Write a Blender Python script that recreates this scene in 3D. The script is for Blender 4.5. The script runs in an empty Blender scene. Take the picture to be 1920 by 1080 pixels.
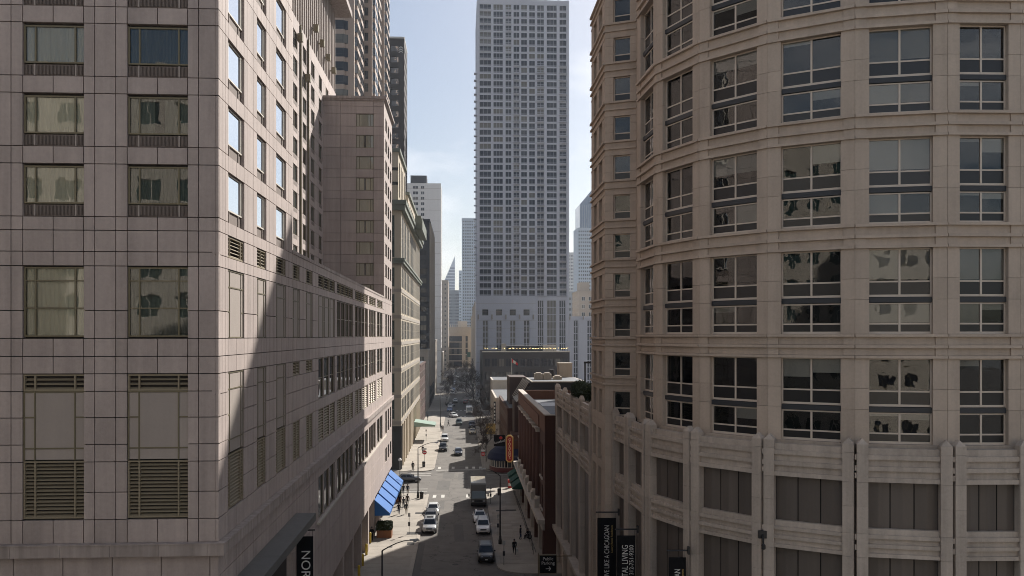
import bpy, bmesh, math, random
from mathutils import Vector, Matrix
R = math.radians
random.seed(7)
SC = bpy.context.scene
COL = SC.collection

# ---------------------------------------------------------------- camera
CAM_H = 26.1
YAW = math.atan(93 / 1613.0)
cd = bpy.data.cameras.new('camera')
cam = bpy.data.objects.new('camera', cd)
COL.objects.link(cam)
cam.location = (0, 0, CAM_H)
cam.rotation_euler = (R(90), 0, -YAW)
cd.sensor_width = 36
cd.lens = 36 * 1613.0 / 1920
cd.shift_y = 90 / 1920
cd.clip_start = 0.5
cd.clip_end = 9000
SC.camera = cam

# ---------------------------------------------------------------- light
SUN_FROM = Vector((0.75, 1.20, 1.0)).normalized()
el = math.asin(SUN_FROM.z)
az = math.atan2(SUN_FROM.x, SUN_FROM.y)          # clockwise from +Y
sl = bpy.data.lights.new('sun', 'SUN')
sl.energy = 5.0
sl.angle = R(0.55)
sl.color = (1.0, 0.955, 0.89)
sun = bpy.data.objects.new('sun', sl)
COL.objects.link(sun)
sun.rotation_euler = SUN_FROM.to_track_quat('Z', 'Y').to_euler()
sun.location = (60, 90, 300)

wd = bpy.data.worlds.new('World')
SC.world = wd
wd.use_nodes = True
nt = wd.node_tree
nt.nodes.clear()
wo = nt.nodes.new('ShaderNodeOutputWorld')
bg = nt.nodes.new('ShaderNodeBackground')
sky = nt.nodes.new('ShaderNodeTexSky')
sky.sky_type = 'NISHITA'
sky.sun_disc = False
sky.sun_elevation = el
sky.sun_rotation = az
sky.air_density = 1.0
sky.dust_density = 1.6
sky.ozone_density = 1.5
tc = nt.nodes.new('ShaderNodeTexCoord')
mp = nt.nodes.new('ShaderNodeMapping')
mp.inputs['Scale'].default_value = (1.6, 1.6, 4.2)
mp.inputs['Location'].default_value = (0.35, 0.2, 0.1)
nz = nt.nodes.new('ShaderNodeTexNoise')
nz.inputs['Scale'].default_value = 1.7
nz.inputs['Detail'].default_value = 7
nz.inputs['Roughness'].default_value = 0.55
rp = nt.nodes.new('ShaderNodeValToRGB')
rp.color_ramp.elements[0].position = 0.47
rp.color_ramp.elements[1].position = 0.62
rp.color_ramp.elements[1].color = (0.7, 0.7, 0.7, 1)
mx = nt.nodes.new('ShaderNodeMixRGB')
mx.inputs['Color2'].default_value = (12.5, 12.5, 12.8, 1)
L = nt.links.new
L(tc.outputs['Generated'], mp.inputs['Vector'])
L(mp.outputs['Vector'], nz.inputs['Vector'])
L(nz.outputs['Fac'], rp.inputs['Fac'])
L(rp.outputs['Color'], mx.inputs['Fac'])
L(sky.outputs['Color'], mx.inputs['Color1'])
L(mx.outputs['Color'], bg.inputs['Color'])
bg.inputs['Strength'].default_value = 0.056
L(bg.outputs['Background'], wo.inputs['Surface'])

vs = SC.view_settings
vs.view_transform = 'Standard'
vs.look = 'None'
vs.exposure = 0.78
vs.gamma = 1.0
SC.cycles.pixel_filter_type = 'BLACKMAN_HARRIS'
SC.cycles.filter_width = 1.0
SC.cycles.volume_max_steps = 128
SC.cycles.volume_bounces = 0
SC.cycles.max_bounces = 8
SC.cycles.transparent_max_bounces = 12
SC.cycles.caustics_reflective = False
SC.cycles.caustics_refractive = False

HAZE = 0.00015

# ---------------------------------------------------------------- materials
def _n(nt, t, **kw):
    n = nt.nodes.new(t)
    for k, v in kw.items():
        if k in n.inputs:
            n.inputs[k].default_value = v
        else:
            setattr(n, k, v)
    return n

def _newmat(name):
    m = bpy.data.materials.new(name)
    m.use_nodes = True
    t = m.node_tree
    p = t.nodes['Principled BSDF']
    return m, t, p

def _math(t, op, a, b=None):
    n = t.nodes.new('ShaderNodeMath')
    n.operation = op
    for i, v in enumerate((a, b)):
        if v is None:
            continue
        if isinstance(v, (int, float)):
            n.inputs[i].default_value = v
        else:
            t.links.new(v, n.inputs[i])
    return n.outputs[0]

def surf(name, col, rough=0.8, big=0.12, streak=0.0, grain=0.08, rnd=0.0, bump=0.0, scale=1.0,
         metal=0.0, spec=0.3, warm=0.0, crack=0.0):
    """stone / paint / asphalt: colour varied by world-space stains, streaks, grain and per-piece tint"""
    m, t, p = _newmat(name)
    geo = _n(t, 'ShaderNodeNewGeometry')
    pos = geo.outputs['Position']
    val = None
    def term(src, amp, center=0.5):
        nonlocal val
        v = _math(t, 'MULTIPLY', _math(t, 'SUBTRACT', src, center), amp * 2)
        val = v if val is None else _math(t, 'ADD', val, v)
    if big:
        n = _n(t, 'ShaderNodeTexNoise', Scale=0.35 * scale, Detail=5.0, Roughness=0.6)
        t.links.new(pos, n.inputs['Vector'])
        term(n.outputs['Fac'], big * 1.6)
    if streak:
        mpn = _n(t, 'ShaderNodeMapping')
        mpn.inputs['Scale'].default_value = (1.6 * scale, 1.6 * scale, 0.09 * scale)
        t.links.new(pos, mpn.inputs['Vector'])
        n = _n(t, 'ShaderNodeTexNoise', Scale=1.3, Detail=4.0, Roughness=0.6)
        t.links.new(mpn.outputs['Vector'], n.inputs['Vector'])
        term(n.outputs['Fac'], streak * 1.6)
    gr = None
    if grain:
        n = _n(t, 'ShaderNodeTexNoise', Scale=7.0 * scale, Detail=3.0, Roughness=0.7)
        t.links.new(pos, n.inputs['Vector'])
        gr = n.outputs['Fac']
        term(gr, grain * 1.5)
    if rnd:
        oi = _n(t, 'ShaderNodeObjectInfo')
        term(oi.outputs['Random'], rnd)
    if crack:
        n = _n(t, 'ShaderNodeTexVoronoi', Scale=0.22 * scale, feature='DISTANCE_TO_EDGE')
        nn = _n(t, 'ShaderNodeTexNoise', Scale=0.7, Detail=4.0)
        t.links.new(pos, nn.inputs['Vector'])
        mxv = _n(t, 'ShaderNodeMixRGB')
        mxv.inputs['Fac'].default_value = 0.35
        t.links.new(pos, mxv.inputs['Color1'])
        sc2 = _n(t, 'ShaderNodeVectorMath', operation='SCALE')
        sc2.inputs['Scale'].default_value = 6
        t.links.new(nn.outputs['Color'], sc2.inputs[0])
        t.links.new(sc2.outputs[0], mxv.inputs['Color2'])
        t.links.new(mxv.outputs['Color'], n.inputs['Vector'])
        st = _math(t, 'LESS_THAN', n.outputs['Distance'], 0.012)
        v = _math(t, 'MULTIPLY', st, -crack)
        val = v if val is None else _math(t, 'ADD', val, v)
    mixn = _n(t, 'ShaderNodeMixRGB', blend_type='MULTIPLY')
    mixn.inputs['Fac'].default_value = 1.0
    mixn.inputs['Color1'].default_value = (*col, 1)
    if val is not None:
        f = _math(t, 'MAXIMUM', _math(t, 'ADD', val, 1.0), 0.1)
        cmb = _n(t, 'ShaderNodeCombineColor')
        t.links.new(f, cmb.inputs[0])
        t.links.new(_math(t, 'POWER', f, 1.0 + warm * 0.5), cmb.inputs[1])
        t.links.new(_math(t, 'POWER', f, 1.0 + warm), cmb.inputs[2])
        t.links.new(cmb.outputs[0], mixn.inputs['Color2'])
    else:
        mixn.inputs['Color2'].default_value = (1, 1, 1, 1)
    t.links.new(mixn.outputs['Color'], p.inputs['Base Color'])
    p.inputs['Roughness'].default_value = rough
    p.inputs['Metallic'].default_value = metal
    p.inputs['Specular IOR Level'].default_value = spec
    if bump and gr is not None:
        b = _n(t, 'ShaderNodeBump', Strength=bump, Distance=0.02)
        t.links.new(gr, b.inputs['Height'])
        t.links.new(b.outputs['Normal'], p.inputs['Normal'])
    return m

def glass(name, col=(0.012, 0.013, 0.015), ior=1.7, wob=0.05, wscale=0.8, alt=None, altf=0.0, clear=0.0,
          tint=(1, 1, 1), rough=0.0, refl=0.0):
    """window glass: a dark interior (or blind) seen under a reflecting, slightly wavy pane"""
    m, t, p = _newmat(name)
    t.nodes.remove(p)
    out = t.nodes['Material Output']
    geo = _n(t, 'ShaderNodeNewGeometry')
    oi = _n(t, 'ShaderNodeObjectInfo')
    dif = _n(t, 'ShaderNodeBsdfDiffuse')
    dif.inputs['Color'].default_value = (*col, 1)
    if alt:
        mxc = _n(t, 'ShaderNodeMixRGB')
        mxc.inputs['Color1'].default_value = (*col, 1)
        mxc.inputs['Color2'].default_value = (*alt, 1)
        t.links.new(_math(t, 'LESS_THAN', oi.outputs['Random'], altf), mxc.inputs['Fac'])
        t.links.new(mxc.outputs['Color'], dif.inputs['Color'])
    under = dif.outputs[0]
    if clear:
        tr = _n(t, 'ShaderNodeBsdfTransparent')
        tr.inputs['Color'].default_value = (0.95, 0.96, 0.95, 1)
        ms = _n(t, 'ShaderNodeMixShader')
        ms.inputs[0].default_value = clear
        t.links.new(under, ms.inputs[1])
        t.links.new(tr.outputs[0], ms.inputs[2])
        under = ms.outputs[0]
    gl = _n(t, 'ShaderNodeBsdfGlossy')
    gl.inputs['Roughness'].default_value = rough
    gl.inputs['Color'].default_value = (*tint, 1)
    fr = _n(t, 'ShaderNodeFresnel')
    fr.inputs['IOR'].default_value = ior
    if wob:
        off = _n(t, 'ShaderNodeVectorMath', operation='ADD')
        sc = _n(t, 'ShaderNodeVectorMath', operation='SCALE')
        sc.inputs['Scale'].default_value = 0.6
        t.links.new(oi.outputs['Location'], sc.inputs[0])
        t.links.new(geo.outputs['Position'], off.inputs[0])
        t.links.new(sc.outputs[0], off.inputs[1])
        n = _n(t, 'ShaderNodeTexNoise', Scale=wscale, Detail=1.0)
        t.links.new(off.outputs[0], n.inputs['Vector'])
        b = _n(t, 'ShaderNodeBump', Strength=1.0, Distance=wob)
        t.links.new(n.outputs['Fac'], b.inputs['Height'])
        t.links.new(b.outputs['Normal'], gl.inputs['Normal'])
    mix = _n(t, 'ShaderNodeMixShader')
    t.links.new(_math(t, 'MAXIMUM', fr.outputs[0], refl), mix.inputs[0])
    t.links.new(under, mix.inputs[1])
    t.links.new(gl.outputs[0], mix.inputs[2])
    t.links.new(mix.outputs[0], out.inputs['Surface'])
    return m

def paint(name, col, rough=0.35, metal=0.0, spec=0.5, rnd=0.0, coat=0.0):
    m, t, p = _newmat(name)
    p.inputs['Base Color'].default_value = (*col, 1)
    p.inputs['Roughness'].default_value = rough
    p.inputs['Metallic'].default_value = metal
    p.inputs['Specular IOR Level'].default_value = spec
    p.inputs['Coat Weight'].default_value = coat
    p.inputs['Coat Roughness'].default_value = 0.056
    return m

def emit(name, col, s):
    m, t, p = _newmat(name)
    p.inputs['Base Color'].default_value = (*col, 1)
    p.inputs['Emission Color'].default_value = (*col, 1)
    p.inputs['Emission Strength'].default_value = s
    return m

M = {}
M['hotel'] = surf('hotel_granite', (0.392, 0.326, 0.296), 0.75, big=0.13, streak=0.17, grain=0.10, rnd=0.075, bump=0.2)
M['hotel_core'] = surf('dark_joint', (0.06, 0.052, 0.048), 0.9, big=0.1, grain=0.1)
M['hotel_wall'] = surf('hotel_wall', (0.355, 0.307, 0.275), 0.8, big=0.08, streak=0.08, grain=0.05)
M['cornice'] = surf('cornice_stone', (0.335, 0.282, 0.255), 0.8, big=0.2, streak=0.4, grain=0.06, rnd=0.05)
M['blank'] = surf('blank_panel', (0.35, 0.30, 0.265), 0.7, big=0.06, streak=0.05, grain=0.04, rnd=0.03)
M['bronze'] = paint('olive_bronze', (0.17, 0.145, 0.09), 0.5, 0.3)
M['louver'] = paint('louver_bronze', (0.27, 0.225, 0.155), 0.55, 0.2)
M['white_frame'] = paint('pale_frame', (0.62, 0.57, 0.50), 0.5)
M['black'] = paint('black_metal', (0.014, 0.014, 0.016), 0.45)
M['void'] = paint('dark_interior', (0.012, 0.011, 0.010), 0.9, spec=0.1)
M['grille'] = surf('vent_grille', (0.19, 0.155, 0.135), 0.8, big=0.05, grain=0.05)
M['curtain'] = surf('curtain_cloth', (0.80, 0.74, 0.60), 0.9, big=0.05, grain=0.04, rnd=0.25, spec=0.05)
M['curtain_dim'] = surf('dim_curtain_cloth', (0.17, 0.175, 0.155), 0.9, big=0.05, grain=0.04, rnd=0.2, spec=0.05)
M['pane_clear'] = glass('clear_pane', ior=1.5, wob=0.004, wscale=1.2, clear=0.95)
M['pane_side'] = glass('side_pane', ior=2.3, refl=0.8, wob=0.004, wscale=0.9, tint=(0.84, 0.91, 1.0))
M['pane_podium'] = glass('podium_pane', ior=1.6, wob=0.01, wscale=0.7, alt=(0.05, 0.06, 0.06), altf=0.4)
M['limestone'] = surf('tower_precast', (0.465, 0.385, 0.315), 0.8, big=0.11, streak=0.13, grain=0.09, rnd=0.06, bump=0.2)
M['limestone2'] = surf('podium_precast', (0.45, 0.388, 0.332), 0.8, big=0.16, streak=0.24, grain=0.11, rnd=0.07, bump=0.2)
M['tower_pane'] = glass('tower_pane', (0.010, 0.011, 0.012), ior=1.48, wob=0.0035, wscale=1.4, clear=0.9)
M['blind'] = surf('window_blind', (0.50, 0.47, 0.43), 0.8, big=0.03, grain=0.02, rnd=0.35)
M['tower_blind'] = glass('blind_pane', (0.30, 0.285, 0.265), ior=1.5, wob=0.004, wscale=0.8)
M['tower_sill'] = paint('lower_sash_pane', (0.018, 0.018, 0.019), 0.25)
M['tower_frame'] = paint('almond_frame', (0.58, 0.50, 0.42), 0.5)
M['slate'] = paint('slate_spandrel', (0.030, 0.033, 0.038), 0.5)
M['fold'] = surf('folded_metal', (0.135, 0.115, 0.10), 0.55, big=0.05, streak=0.12, grain=0.03, rnd=0.08, metal=0.2)
M['cream'] = surf('cream_stone', (0.47, 0.405, 0.31), 0.8, big=0.06, streak=0.06, grain=0.04, rnd=0.03)
M['cream_band'] = surf('grey_band_stone', (0.33, 0.29, 0.245), 0.8, big=0.06, streak=0.05, grain=0.05)
M['green_stone'] = surf('green_stone', (0.15, 0.165, 0.135), 0.6, big=0.06, grain=0.05)
M['darkstone'] = surf('dark_granite', (0.045, 0.045, 0.042), 0.4, big=0.06, grain=0.05)
M['glass_far'] = glass('far_glass', (0.022, 0.025, 0.030), ior=1.42, wob=0.004, wscale=0.5, alt=(0.13, 0.12, 0.10), altf=0.18)
M['glass_sky'] = glass('far_glass_balcony', (0.012, 0.017, 0.030), ior=1.35, wob=0.004, wscale=0.5, alt=(0.12, 0.108, 0.088), altf=0.15)
M['glass_bright'] = glass('bright_glass', (0.05, 0.06, 0.075), ior=1.9, refl=0.35, wob=0.05, wscale=0.7)
M['glass_teal'] = glass('teal_glass', (0.03, 0.055, 0.05), ior=1.6, wob=0.006)
M['glass_blue'] = glass('blue_glass', (0.05, 0.085, 0.15), ior=1.6, wob=0.002)
M['white_tower'] = surf('white_precast', (0.52, 0.52, 0.56), 0.75, big=0.04, streak=0.03, grain=0.02, scale=0.4)
M['white_slab'] = surf('white_slab', (0.60, 0.58, 0.55), 0.8, big=0.04, streak=0.05, grain=0.02, scale=0.3)
M['brown_tower'] = surf('brown_granite', (0.38, 0.29, 0.235), 0.7, big=0.05, streak=0.04, grain=0.04, rnd=0.03)
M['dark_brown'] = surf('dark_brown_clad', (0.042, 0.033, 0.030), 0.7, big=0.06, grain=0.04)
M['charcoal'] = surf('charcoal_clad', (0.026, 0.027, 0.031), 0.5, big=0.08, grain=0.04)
M['tan'] = surf('tan_masonry', (0.37, 0.315, 0.255), 0.85, big=0.1, streak=0.08, grain=0.06)
M['offwhite'] = surf('off_white_render', (0.50, 0.45, 0.385), 0.85, big=0.1, streak=0.12, grain=0.05)
M['brick'] = surf('red_brick', (0.088, 0.045, 0.034), 0.85, big=0.12, streak=0.06, grain=0.16, scale=1.6)
M['brick_orange'] = surf('orange_brick', (0.15, 0.078, 0.052), 0.85, big=0.12, streak=0.06, grain=0.14, scale=1.6)
M['trim'] = surf('trim_stone', (0.47, 0.42, 0.36), 0.8, big=0.1, streak=0.12, grain=0.06)
M['roof'] = surf('roof_membrane', (0.10, 0.105, 0.115), 0.6, big=0.25, grain=0.08)
M['roof_white'] = surf('pale_roof_patch', (0.62, 0.62, 0.62), 0.7, big=0.15, grain=0.08)
M['asphalt'] = surf('street_asphalt', (0.138, 0.125, 0.111), 0.85, big=0.26, grain=0.16, bump=0.3, crack=0.4, scale=1.4)
M['patch'] = surf('asphalt_patch', (0.105, 0.097, 0.088), 0.85, big=0.14, grain=0.12, bump=0.25)
M['walk'] = surf('pavement_concrete', (0.33, 0.295, 0.25), 0.85, big=0.22, grain=0.13, rnd=0.08, bump=0.15)
M['kerb'] = surf('kerb_concrete', (0.35, 0.31, 0.265), 0.85, big=0.15, grain=0.1, rnd=0.06)
M['mark'] = surf('road_paint', (0.50, 0.48, 0.44), 0.8, big=0.35, grain=0.35, scale=2.0)
M['iron'] = surf('cast_iron', (0.045, 0.042, 0.04), 0.7, big=0.1, grain=0.1)
M['ground'] = surf('city_ground', (0.13, 0.12, 0.11), 0.9, big=0.15, grain=0.1)
M['blue_cloth'] = surf('blue_awning_cloth', (0.03, 0.125, 0.36), 0.8, big=0.05, streak=0.05, grain=0.03)
M['navy_cloth'] = surf('navy_awning_cloth', (0.014, 0.018, 0.045), 0.8, big=0.08, grain=0.03)
M['green_cloth'] = surf('green_awning_cloth', (0.012, 0.055, 0.042), 0.8, big=0.08, grain=0.03)
M['maroon'] = paint('maroon_panel', (0.10, 0.018, 0.016), 0.5)
M['red'] = paint('sign_red', (0.55, 0.03, 0.03), 0.5)
M['white'] = paint('white_paint', (0.75, 0.74, 0.70), 0.5)
M['gold'] = paint('gold_paint', (0.55, 0.38, 0.12), 0.45)
M['yellow'] = paint('yellow_paint', (0.55, 0.38, 0.04), 0.5)
M['letter'] = paint('letter_white', (0.70, 0.69, 0.66), 0.6)
M['banner'] = surf('black_banner_cloth', (0.008, 0.008, 0.009), 0.8, big=0.1, grain=0.05, spec=0.15)
M['wood'] = surf('planter_wood', (0.24, 0.105, 0.05), 0.7, big=0.1, streak=0.1, grain=0.1)
M['leaf'] = surf('hedge_leaf', (0.030, 0.042, 0.016), 0.7, big=0.3, grain=0.3, scale=3.0)
M['bark'] = surf('bare_bark', (0.06, 0.048, 0.04), 0.9, big=0.15, grain=0.15)
M['twig'] = surf('bare_twig', (0.07, 0.050, 0.042), 0.9, big=0.15, grain=0.1)
M['steel'] = paint('galvanised_steel', (0.42, 0.42, 0.42), 0.45, 0.7)
M['pole'] = paint('lamp_pole_paint', (0.035, 0.033, 0.032), 0.5)
M['hvac'] = surf('hvac_sheet', (0.40, 0.345, 0.28), 0.6, big=0.08, streak=0.1, grain=0.05)
M['bulb'] = emit('string_bulb', (1.0, 0.72, 0.30), 2.2)
M['rubber'] = paint('tyre_rubber', (0.015, 0.015, 0.015), 0.8)
M['rim'] = paint('wheel_rim', (0.32, 0.32, 0.33), 0.35, 0.8)
M['car_glass'] = glass('car_glass', (0.010, 0.011, 0.012), ior=1.6, wob=0.0)
M['lamp_glass'] = paint('headlight_glass', (0.62, 0.62, 0.62), 0.1, 0.3)
M['tail'] = paint('tail_light', (0.35, 0.01, 0.01), 0.2)
M['skin'] = paint('skin', (0.36, 0.21, 0.15), 0.6)
M['hair'] = paint('hair', (0.02, 0.014, 0.010), 0.7)
for nm, c in dict(dark=(0.012, 0.012, 0.014), navy=(0.016, 0.020, 0.035), grey=(0.055, 0.055, 0.06),
                  brown=(0.05, 0.032, 0.022), red=(0.30, 0.02, 0.02), denim=(0.03, 0.042, 0.075),
                  khaki=(0.16, 0.13, 0.09), white=(0.55, 0.54, 0.52)).items():
    M['cloth_' + nm] = paint('cloth_' + nm, c, 0.9, spec=0.1)
for nm, c in dict(silver=(0.42, 0.42, 0.42), black=(0.008, 0.008, 0.010), white=(0.72, 0.72, 0.71), navy=(0.015, 0.022, 0.042),
                  green=(0.05, 0.075, 0.065), grey=(0.10, 0.10, 0.105), sand=(0.46, 0.39, 0.27), red=(0.22, 0.02, 0.015), blue=(0.10, 0.16, 0.30)).items():
    M['car_' + nm] = paint('car_' + nm, c, 0.3, 0.35 if nm in ('silver', 'grey', 'green') else 0.0, coat=0.3 if nm == 'black' else 0.8)

# ---------------------------------------------------------------- geometry helpers
ZERO = Vector((0, 0, 0))

def link(o, parent=None):
    COL.objects.link(o)
    if parent is not None:
        o.parent = parent
    return o

def thing(name, label, cat, loc=(0, 0, 0), rz=0.0, group=None):
    o = bpy.data.objects.new(name, None)
    o.empty_display_size = 0.5
    link(o)
    o.location = loc
    o.rotation_euler = (0, 0, rz)
    o['label'] = label
    o['category'] = cat
    if group:
        o['group'] = group
    return o

def tag(o, label, cat, group=None, kind=None):
    if kind:
        o['kind'] = kind
    if label:
        o['label'] = label
    if cat:
        o['category'] = cat
    if group:
        o['group'] = group
    return o

class Fr:
    """wall frame: s runs left to right seen from outside, d is outward depth"""
    def __init__(self, P, Q):
        self.P = Vector((P[0], P[1], 0))
        v = Vector((Q[0] - P[0], Q[1] - P[1], 0))
        self.L = v.length
        self.t = v.normalized()
        self.n = Vector((self.t.y, -self.t.x, 0))
        self.a = math.atan2(self.t.y, self.t.x)
    def w(self, s, z, d=0.0):
        q = self.P + self.t * s + self.n * d
        return Vector((q.x, q.y, z))

WORLD = Fr((0, 0), (1, 0))          # s = x, d = -y

class MB:
    def __init__(self):
        self.v, self.f, self.m = [], [], []
    def poly(self, pts, mi=0):
        i = len(self.v)
        self.v += [tuple(p) for p in pts]
        self.f.append(tuple(range(i, i + len(pts))))
        self.m.append(mi)
        return self
    def hexa(self, c, mi=0):
        i = len(self.v)
        self.v += [tuple(p) for p in c]
        for q in ((0, 3, 2, 1), (4, 5, 6, 7), (0, 1, 5, 4), (1, 2, 6, 5), (2, 3, 7, 6), (3, 0, 4, 7)):
            self.f.append(tuple(i + k for k in q))
            self.m.append(mi)
        return self
    def box(self, fr, s0, s1, z0, z1, d0, d1, mi=0):
        c = [fr.w(s0, z0, d1), fr.w(s1, z0, d1), fr.w(s1, z0, d0), fr.w(s0, z0, d0),
             fr.w(s0, z1, d1), fr.w(s1, z1, d1), fr.w(s1, z1, d0), fr.w(s0, z1, d0)]
        return self.hexa(c, mi)
    def b(self, x0, x1, y0, y1, z0, z1, mi=0):
        return self.hexa([(x0, y0, z0), (x1, y0, z0), (x1, y1, z0), (x0, y1, z0),
                          (x0, y0, z1), (x1, y0, z1), (x1, y1, z1), (x0, y1, z1)], mi)
    def prism(self, pts, z0, z1, mi=0):
        n = len(pts)
        i = len(self.v)
        self.v += [(p[0], p[1], z0) for p in pts] + [(p[0], p[1], z1) for p in pts]
        self.f.append(tuple(i + n - 1 - k for k in range(n)))
        self.f.append(tuple(i + n + k for k in range(n)))
        self.m += [mi, mi]
        for k in range(n):
            j = (k + 1) % n
            self.f.append((i + k, i + j, i + n + j, i + n + k))
            self.m.append(mi)
        return self
    def tube(self, pts, rads, n=8, mi=0, cap=True):
        pts = [Vector(p) for p in pts]
        if isinstance(rads, (int, float)):
            rads = [rads] * len(pts)
        rings = []
        for k, p in enumerate(pts):
            a = pts[max(k - 1, 0)]
            b = pts[min(k + 1, len(pts) - 1)]
            dr = (b - a).normalized()
            x = dr.orthogonal().normalized() if abs(dr.z) > 0.9 else dr.cross(Vector((0, 0, 1))).normalized()
            y = dr.cross(x).normalized()
            i = len(self.v)
            for q in range(n):
                an = 2 * math.pi * q / n
                self.v.append(tuple(p + (x * math.cos(an) + y * math.sin(an)) * rads[k]))
            rings.append(i)
        for k in range(len(rings) - 1):
            a, b = rings[k], rings[k + 1]
            for q in range(n):
                r = (q + 1) % n
                self.f.append((a + q, a + r, b + r, b + q))
                self.m.append(mi)
        if cap:
            self.f.append(tuple(rings[0] + q for q in reversed(range(n))))
            self.f.append(tuple(rings[-1] + q for q in range(n)))
            self.m += [mi, mi]
        return self
    def lathe(self, prof, n=16, c=(0, 0), mi=0):
        i = len(self.v)
        for r, z in prof:
            for q in range(n):
                an = 2 * math.pi * q / n
                self.v.append((c[0] + r * math.cos(an), c[1] + r * math.sin(an), z))
        for k in range(len(prof) - 1):
            for q in range(n):
                r = (q + 1) % n
                self.f.append((i + k * n + q, i + k * n + r, i + (k + 1) * n + r, i + (k + 1) * n + q))
                self.m.append(mi)
        self.f.append(tuple(i + q for q in reversed(range(n))))
        self.f.append(tuple(i + (len(prof) - 1) * n + q for q in range(n)))
        self.m += [mi, mi]
        return self
    def mesh(self, name, mats, off=ZERO, smooth=False):
        me = bpy.data.meshes.new(name)
        me.from_pydata([(a - off[0], b - off[1], c - off[2]) for a, b, c in self.v], [], self.f)
        if not isinstance(mats, (list, tuple)):
            mats = [mats]
        for mt in mats:
            me.materials.append(mt)
        if len(mats) > 1:
            me.polygons.foreach_set('material_index', self.m)
        if smooth:
            me.polygons.foreach_set('use_smooth', [True] * len(self.f))
        me.update()
        return me
    def build(self, name, mats, parent=None, smooth=False, world=True):
        off = parent.location if (parent is not None and world) else ZERO
        return link(bpy.data.objects.new(name, self.mesh(name, mats, off, smooth)), parent)

_unit = {}
def unit_box(mat):
    if mat.name not in _unit:
        _unit[mat.name] = MB().b(0, 1, 0, 1, 0, 1).mesh('block_' + mat.name, mat)
    return _unit[mat.name]

def place(o, root, fr, s, z, d):
    """put a mesh built in wall axes (x along, y inward, z up) on wall frame fr"""
    q = fr.w(s, z, d) - (root.location if root is not None else ZERO)
    o.location = q
    o.rotation_euler = (0, 0, fr.a)
    return o

def bx(name, root, mat, fr, s0, s1, z0, z1, d0, d1):
    o = bpy.data.objects.new(name, unit_box(mat))
    link(o, root)
    place(o, root, fr, s0, z0, d1)
    o.scale = (s1 - s0, d1 - d0, z1 - z0)
    return o

def inst(name, root, me, fr, s, z, d):
    o = link(bpy.data.objects.new(name, me), root)
    return place(o, root, fr, s, z, d)

def kid(name, par, me, loc=(0, 0, 0), rz=0.0, scale=None):
    o = link(bpy.data.objects.new(name, me), par)
    o.location = loc
    if rz:
        o.rotation_euler = (0, 0, rz)
    if scale:
        o.scale = scale
    return o

class Pool:
    """alike box pieces: the 300 that show largest are objects of their own, the rest one joined part"""
    def __init__(self, root, name, mat, limit=300, rest=None):
        self.root, self.name, self.mat, self.limit, self.rest = root, name, mat, limit, rest or name + '_field'
        self.L = []
    def add(self, fr, s0, s1, z0, z1, d0, d1):
        if s1 - s0 < 0.02 or z1 - z0 < 0.02:
            return
        c = fr.w((s0 + s1) / 2, (z0 + z1) / 2, d1)
        v = Vector((c.x, c.y, 0))
        dist = max(v.length, 5)
        face = abs(fr.n.dot(v.normalized()))
        off = 1.0
        dp = c.x * math.sin(YAW) + c.y * math.cos(YAW)
        if dp > 1:
            vv = 630 - (c.z - CAM_H) * 1613 / dp
            uu = 960 + 1613 * (c.x * math.cos(YAW) - c.y * math.sin(YAW)) / dp
            if vv < -20 or vv > 1100 or uu < -20 or uu > 1940:
                off = 0.01
        else:
            off = 0.001
        self.L.append((off * (s1 - s0) * (z1 - z0) * face / dist ** 2, (fr, s0, s1, z0, z1, d0, d1)))
    def flush(self):
        self.L.sort(key=lambda q: -q[0])
        for _, a in self.L[:self.limit]:
            bx(self.name, self.root, self.mat, *a)
        if self.L[self.limit:]:
            m = MB()
            for _, a in self.L[self.limit:]:
                m.box(*a)
            tag(m.build(self.rest, self.mat, self.root), None, None, kind='stuff')

class WPool:
    """alike windows: 300 as objects, the rest one joined part"""
    def __init__(self, root, name='window', limit=300):
        self.root, self.name, self.limit = root, name, limit
        self.L = []
    def add(self, me, fr, s, z, d):
        self.L.append((me, fr, s, z, d))
    def flush(self):
        self.L.sort(key=lambda q: (q[1].w(q[2], q[3]).xy.length + max(0, q[3] - 26 - 0.4 * q[1].w(q[2], 0).xy.length) * 100))
        for me, fr, s, z, d in self.L[:self.limit]:
            inst(self.name, self.root, me, fr, s, z, d)
        rest = self.L[self.limit:]
        if rest:
            mats, m = [], MB()
            for me, fr, s, z, d in rest:
                for p in me.polygons:
                    mt = me.materials[p.material_index]
                    if mt not in mats:
                        mats.append(mt)
                    pts = []
                    for vi in p.vertices:
                        c = me.vertices[vi].co
                        pts.append(fr.w(s + c.x, z + c.z, d - c.y))
                    m.poly(pts, mats.index(mt))
            tag(m.build('windows_beyond', mats, self.root), None, None, kind='stuff')

_wm = {}
def simple_window(w, h, nx, nz, frame, gl, bar=0.09, low=0.0, flat=False):
    """far window: pane plus frame bars in one mesh, x along, y inward, origin lower left of the opening"""
    key = (round(w, 3), round(h, 3), nx, nz, frame.name, gl.name, bar, low, flat)
    if key in _wm:
        return _wm[key]
    m = MB()
    y1 = 0.015 if flat else 0.055
    m.b(0, w, y1 + 0.005, 0.12, 0, h, 0)
    for k in range(nx + 1):
        x = (w - bar) * k / nx
        m.b(x, x + bar, 0, y1, 0, h, 1)
    zs = [0, h - bar] + [h * k / nz - bar / 2 for k in range(1, nz)] + ([low] if low else [])
    for z in zs:
        for k in range(nx):
            a = (w - bar) * k / nx + bar
            e = (w - bar) * (k + 1) / nx
            m.b(a, e, 0.004, y1, z, z + bar, 1)
    _wm[key] = m.mesh('window', [gl, frame])
    return _wm[key]

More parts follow.
